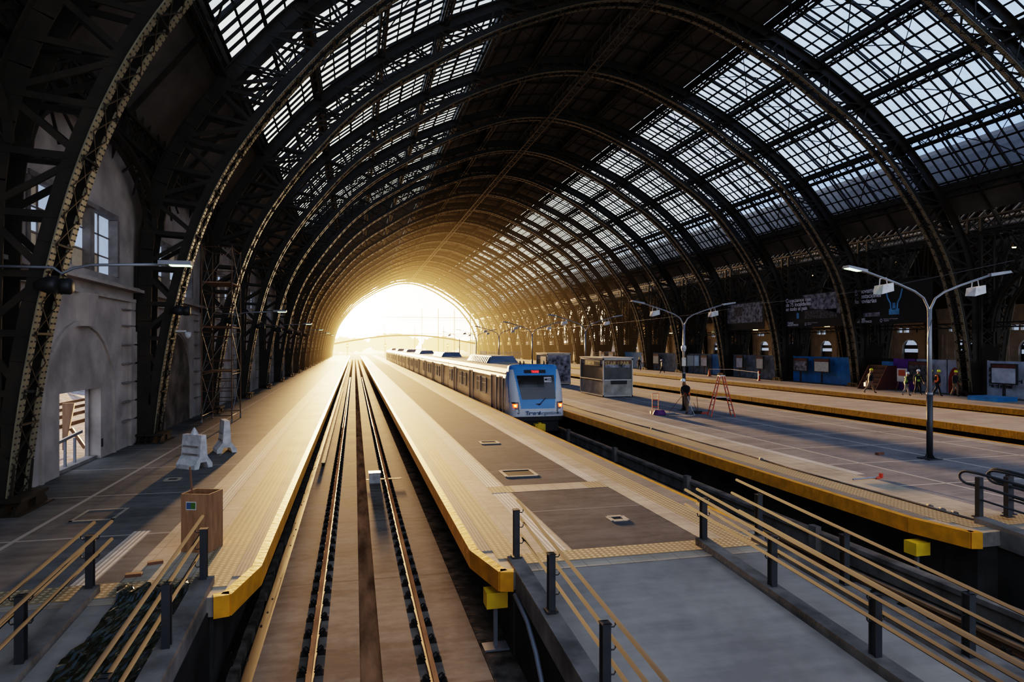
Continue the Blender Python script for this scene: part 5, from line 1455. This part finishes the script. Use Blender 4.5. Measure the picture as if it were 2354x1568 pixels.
def person(loc, rz, label, top, trousers, hat, vest=None, h=1.75, stride=.28, lean=.03, armL=None, armR=None, vestpart=1., look=-.05, bag=False):
    s = h/1.75
    r = thing('person', label, 'person', loc, rz)      # faces -y
    Vv = lambda x,y,z: (x*s, y*s, z*s)
    J = [Vv(0,0,.96), Vv(0,-lean*.3,1.10), Vv(0,-lean,1.30), Vv(0,-lean*1.4,1.44), Vv(0,-lean*1.6,1.50), Vv(0,-lean*1.8+look*.3,1.60), Vv(0,-lean*2+look*.5,1.67)]
    Rr = [(.155*s,.115*s),(.14*s,.105*s),(.17*s,.115*s),(.13*s,.09*s),.055*s,(.075*s,.09*s),(.068*s,.08*s)]
    E_ = [(0,1),(1,2),(2,3),(3,4),(4,5),(5,6)]
    def chain(start, pts, rads):
        prev = start
        for p, q in zip(pts, rads):
            J.append(Vv(*p)); Rr.append(q*s if not isinstance(q, tuple) else (q[0]*s,q[1]*s)); E_.append((prev, len(J)-1)); prev = len(J)-1
        return prev
    for sg in (-1,1):
        fy = -stride*sg
        kn = (sg*.10, fy*.5-.05, .52); an = (sg*.10, fy*1.0+(.06 if fy > 0 else .0), .10+(.06 if fy > .1 else 0))
        chain(0, [(sg*.09,0,.88),kn,(sg*.10,(kn[1]+an[1])/2+.02,.33),an,(sg*.105,an[1]-.13,an[2]-.05)], [(.105,.11),.075,.062,.046,(.045,.035)])
    hands = []
    for sg, arm in ((-1,armL),(1,armR)):
        a = arm or [(sg*.30,-.02+.04*sg,1.14),(sg*.31,-.12-.06*sg*stride*4,.90)]
        hd = Vector(a[1])-Vector(a[0]); hd.normalize(); hp = Vector(a[1])+hd*.07
        last = chain(2, [(sg*.15,-lean*1.1,1.40),(sg*.225,-lean,1.36),a[0],a[1],tuple(hp)], [.07,.062,.047,.032,(.038,.022)])
        side = hd.cross(Vector((0,1,0))); side = side.normalized() if side.length > .1 else Vector((1,0,0))
        sd2 = hd.cross(side).normalized()
        for f_ in range(4):
            o_ = sd2*((f_-1.5)*.022); ln = (.060,.075,.070,.055)[f_]
            chain(last, [tuple(hp+o_+hd*.035), tuple(hp+o_+hd*(.035+ln*.55)+side*.008), tuple(hp+o_*.9+hd*(.035+ln)+side*.03)], [.010,.009,.008])
        chain(last, [tuple(hp-hd*.02+sd2*.045), tuple(hp+hd*.03+sd2*.06+side*.01)], [.011,.009])
        hands.append(hp)
    wr = [Vector(Vv(*h_)) for h_ in hands]
    def mf(c):
        if c.z > 1.475*s: return 2
        if any((c-w2).length < .105*s for w2 in wr): return 2
        if c.z < .135*s: return 3
        if c.z > .93*s or abs(c.x) > .2*s: return 0
        return 1
    skin_body('body', J, E_, r, Rr, [M[top], M[trousers], M['skin'], M['shoe']], mf)
    # face details and helmet
    hc = Vector(Vv(0,-lean*2+look*.5,1.66))
    fmb = MB(); fmb.add([hc+Vector((-.012,-.085,-.01))*s, hc+Vector((.012,-.085,-.01))*s, hc+Vector((0,-.118,-.035))*s, hc+Vector((0,-.082,.03))*s], [(0,1,2),(0,2,3),(1,3,2)])
    for sg in (-1,1): fmb.lathe([(.002,-.025*s),(.014*s,-.01*s),(.015*s,.012*s),(.003,.028*s)], hc+Vector((sg*.078*s,0,-.01*s)), 6)
    fmb.build('nose_and_ears', M['skin'], r)
    em = MB()
    for sg in (-1,1): em.lathe([(.003,-.008*s),(.012*s,0),(.003,.008*s)], hc+Vector((sg*.030*s,-.083*s,.012*s)), 6)
    em.box(hc.x-.025*s,hc.x+.025*s,hc.y-.088*s,hc.y-.075*s,hc.z-.062*s,hc.z-.056*s)
    em.build('eyes_and_mouth', M['shoe'], r)
    hm = MB(); hm.lathe([(.122*s,.005*s),(.120*s,.015*s),(.108*s,.02*s),(.106*s,.07*s),(.088*s,.12*s),(.05*s,.148*s),(.01*s,.156*s)], hc, 18)
    hm.add([hc+Vector((-.09,-.08,.018))*s, hc+Vector((.09,-.08,.018))*s, hc+Vector((.05,-.16,.004))*s, hc+Vector((-.05,-.16,.004))*s], [(0,1,2,3),(3,2,1,0)])
    hm.build('helmet', M[hat], r, smooth=True)
    if vest:
        vb = MB(); prof = [(.96,.165,.135),(1.10,.160,.128),(1.25,.185,.138),(1.38,.178,.130),(1.45,.11,.10)]
        vs = []; n_ = 20; fs = []
        for (z, a, b) in prof:
            for j in range(n_): t_ = 2*PI*j/n_; vs.append(Vv(math.cos(t_)*a, math.sin(t_)*b-lean*(z-1), z))
        for i in range(len(prof)-1):
            for j in range(n_):
                if vestpart < 1 and (i in (1,2)) and not (j in (8,9,10,11,0,1,19,18)): continue
                fs.append((i*n_+j, i*n_+(j+1)%n_, (i+1)*n_+(j+1)%n_, (i+1)*n_+j))
        vb.add(vs, fs); vb.build('vest', M[vest], r, smooth=True)
    if bag:
        b_ = MB(); b_.box(.33*s,.55*s,-.1*s,.12*s,.5*s,.78*s); b_.tube([Vv(.36,0,.78),Vv(.44,0,.9),Vv(.52,0,.78)], .01, 5); b_.build('tool_bucket', M['white_plastic'], r)
    return r
# workman on the wide platform, seen from the side, looking down left
person((16.45,30.2,0), -1.15, 'workman in white helmet, black jersey, orange vest and khaki trousers', 'navy', 'khaki', 'hat_white', 'hivizo', 1.76, .10, .10,
       [(-.24,-.16,1.15),(-.10,-.32,1.02)], [(.24,-.18,1.14),(.08,-.34,.98)], .5, -.2)
def P5(px, py):     # a foot point on the far platform from its place on the floor
    f = 1500; u = (px-1177)/f; z = f*3.5/(py-794); c, s_ = math.cos(THETA), math.sin(THETA)
    return (z*(u*c+s_), z*(c-u*s_), 0)
person((36.3,39.9,0), PI/2-.25+PI*0, 'striding worker in yellow helmet carrying a bucket, by the wooden steps', 'navy', 'khaki', 'hat_yellow', None, 1.78, .42, .05, bag=True)
person((36.9,37.3,0), PI/2-.5, 'shorter worker in white helmet and lime vest with pale trousers', 'navy', 'greycloth', 'hat_white', 'hiviz', 1.62, .25, .05, vestpart=.5)
person((38.6,38.0,0), -.3, 'worker in white helmet and lime vest over black clothes', 'navy', 'navy', 'hat_white', 'hiviz', 1.76, .18, .03, vestpart=.5)
person((39.4,37.8,0), PI/2-.3, 'worker in yellow helmet half hidden by the near lamp post', 'navy', 'navy', 'hat_yellow', None, 1.76, .25, .04)
person((38.6,36.45,0), PI/2-.4, 'worker in yellow helmet with an orange flash on dark clothes', 'navy', 'navy', 'hat_yellow', 'hivizo', 1.78, .28, .05, vestpart=.5)
person((39.6,36.0,0), .2, 'worker in yellow helmet and khaki trousers beside the third pier', 'navy', 'khaki', 'hat_yellow', None, 1.76, .12, .03)
person((37.2,74.5,0), -PI/2-.2, 'distant person in pale jacket walking on the far right platform', 'greycloth', 'navy', 'hat_white', None, 1.72, .28, .03)
person((38.2,83.5,0), 0, 'distant dark clad person with a yellow helmet on the far right platform', 'navy', 'navy', 'hat_yellow', None, 1.75, .15, .03)

# ------------------------------------------------------------------ outside the far end
gd = MB(); gd.box(-300,400,232,900,-1.75,-1.45)
tag(gd.build('ground', M['ballast']), 'ballast ground beyond the open end of the shed', 'ground', kind='structure')
def signal(x, y, h_, label):
    o = thing('signal_post', label, 'signal', (x,y,-1.4)); MB().cyl(0,0,0,h_,.12,n=8).build('mast', M['black'], o)
    MB().box(-.4,.4,-.2,.2,h_,h_+1.6).build('signal_head', M['black'], o); MB().lathe([(.28,0),(.28,.5)], (0,-.25,h_+.5), 10).build('signal_lamp', M['orange_core'], o)
for (x,y,h_,lb) in ((-2.6,250,4.0,'leftmost signal showing orange beyond the shed mouth'),(11.5,255,4.0,'second signal showing orange beyond the shed mouth'),(36.5,262,4.0,'third signal showing orange above the train roof'),(50.5,262,4.0,'fourth signal showing orange above the train roof')): signal(x,y,h_,lb)
R5 = random.Random(21)
def tree(x, y, h_, w_, label):
    o = thing('tree', label, 'tree', (x,y,-1.4)); MB().cyl(0,0,0,h_*.5,.5,.3,8).build('trunk', M['wood_dark'], o)
    m_ = MB()
    for j in range(260):
        a = R5.uniform(0,2*PI); b = R5.uniform(-.9,1); rr = math.sqrt(1-b*b)*R5.uniform(.6,1)
        c = Vector((math.cos(a)*rr*w_, math.sin(a)*rr*w_, h_*.62+b*h_*.38)); q = Vector((R5.uniform(-1,1),R5.uniform(-1,1),R5.uniform(-1,1))).normalized()*w_*.22; p_ = q.orthogonal().normalized()*w_*.22
        m_.add([c-q,c+p_,c+q,c-p_], [(0,1,2,3)])
    m_.build('crown', M['foliage'], o)
for i,(x,y,h_,w_) in enumerate([(-6,420,8,14),(25,440,10.5,16),(56,430,9,13),(83,450,7,12),(-64,430,6,12),(-36,445,5.5,9)]):
    tree(x,y,h_,w_, 'hazy tree beyond the shed mouth, %s from the left' % ordn[[2,3,4,5,0,1][i]])
for i,(x0,x1,y,h_) in enumerate([(70,100,400,7),(105,135,420,9),(150,190,400,6),(100,150,330,5),(-60,-35,480,5)]):
    o = thing('building', ['low hazy building right of the trees','hazy gabled building beyond the shed','long hazy building at the right of the shed mouth','pale low shed beside the outer tracks','small hazy building left of the trees'][i], 'building', (x0,y,-1.4))
    L = x1-x0; MB().box(0,L,0,10,0,h_).build('wall', M['building'], o); MB().prismY([(-1,h_),(L+1,h_),(L/2,h_+2.5)][::-1], -1, 11).build('roof', M['roof'], o)
# catenary gantries and masts
for i,(y,x0,x1,h_) in enumerate([(240,10,43,15.0),(270,-10,60,9.5)]):
    o = thing('gantry', ['tall wire gantry just outside the shed mouth','lower wire gantry further beyond the shed mouth'][i], 'gantry', (0,y,-1.4))
    MB().box(x0,x1,-.1,.1,h_,h_+.25).box(x0,x1,-.1,.1,h_-.9,h_-.75).build('beam', M['iron_dark'], o)
    for x in ([24,30,36,42] if i == 0 else [12,24,36,48]):
        m_ = MB(); m_.box(x-.12,x+.12,-.12,.12,0,h_+3.5)
        for j in range(6): m_.box(x-.3,x+.3,-.05,.05,h_-4+j*1.2,h_-3.9+j*1.2)
        m_.build('mast', M['iron_dark'], o)
# thin tied arch across the shed mouth
tb_ = MB(); pts = []
for j in range(21):
    u = j/20; pts.append((-6.5+47.5*u, YEND+.8, 4.0+2.9*math.sin(PI*u)))
for i in range(20): tb_.bar(pts[i], pts[i+1], .5, .4); 
tag(tb_.build('tie_arch', M['iron_dark']), 'low slender curved beam across the open end of the shed', 'beam')

# ------------------------------------------------------------------ self-glowing volumes imitating sunlit haze in the far half of the shed
def haze(label, c, rad, col, glow):
    m_ = bpy.data.materials.new('haze'); m_.use_nodes = True; t_ = NT(m_)
    for n_ in list(t_.n): t_.n.remove(n_)
    out = t_.new('ShaderNodeOutputMaterial'); pv = t_.new('ShaderNodeVolumePrincipled')
    pv.inputs['Density'].default_value = 0.0
    pv.inputs['Emission Strength'].default_value = glow; pv.inputs['Emission Color'].default_value = (*col, 1)  # the haze emits its own glow, no sunlight is scattered
    t_.l.new(pv.outputs[0], out.inputs['Volume'])
    nu, nv = 32, 16; vs = []; fs = []
    for j in range(1, nv):
        for i in range(nu):
            a = 2*PI*i/nu; b = PI*j/nv; vs.append((math.sin(b)*math.cos(a)*rad[0], math.sin(b)*math.sin(a)*rad[1], math.cos(b)*rad[2]))
    vs.append((0,0,rad[2])); vs.append((0,0,-rad[2])); T_, B2 = len(vs)-2, len(vs)-1
    for j in range(nv-2):
        for i in range(nu): fs.append((j*nu+i, (j+1)*nu+i, (j+1)*nu+(i+1)%nu, j*nu+(i+1)%nu))
    for i in range(nu): fs.append((T_, i, (i+1)%nu)); fs.append((B2, (nv-2)*nu+(i+1)%nu, (nv-2)*nu+i))
    mb = MB(); mb.add(vs, fs); o = mb.build('haze', m_, loc=c)
    tag(o, label, 'haze', kind='stuff')
haze('faint warm emissive haze filling the far two thirds of the shed', (12,270,4), (75,205,55), (1.,.56,.20), .0005)
haze('warm emissive haze imitating sunlight in the far half of the shed', (8,270,6), (70,180,50), (1.,.56,.20), .0017)
haze('golden emissive haze towards the mouth of the shed', (4,275,6), (60,130,42), (1.,.58,.20), .0036)
haze('bright golden emissive haze around the mouth of the shed', (-2,265,8), (50,80,36), (1.,.62,.24), .0055)
haze('brightest golden emissive haze right at the mouth of the shed', (-4,245,8), (26,45,24), (1.,.70,.32), .007)

# lettering as plain meshes
_fo = [o for o in C.objects if o.type == 'FONT']
_dg = bpy.context.evaluated_depsgraph_get(); _dg.update()
for o in _fo:
    me = bpy.data.meshes.new_from_object(o.evaluated_get(_dg))
    n_, p_, l_, r_, mt_ = o.name, o.parent, o.location.copy(), o.rotation_euler.copy(), o.data.materials[0]
    bpy.data.objects.remove(o)
    if not me.materials: me.materials.append(mt_)
    q = bpy.data.objects.new(n_, me); C.objects.link(q); q.parent = p_; q.location = l_; q.rotation_euler = r_
# ------------------------------------------------------------------ render look
SC.view_settings.view_transform = 'Filmic'
try: SC.view_settings.look = 'High Contrast'
except Exception: pass
SC.view_settings.exposure = 0.42
cy = SC.cycles
cy.use_denoising = True
cy.max_bounces = 5; cy.diffuse_bounces = 3; cy.glossy_bounces = 3; cy.transparent_max_bounces = 16; cy.volume_bounces = 0
cy.sample_clamp_indirect = 4; cy.caustics_reflective = False; cy.caustics_refractive = False
cy.use_adaptive_sampling = True; cy.adaptive_threshold = .06
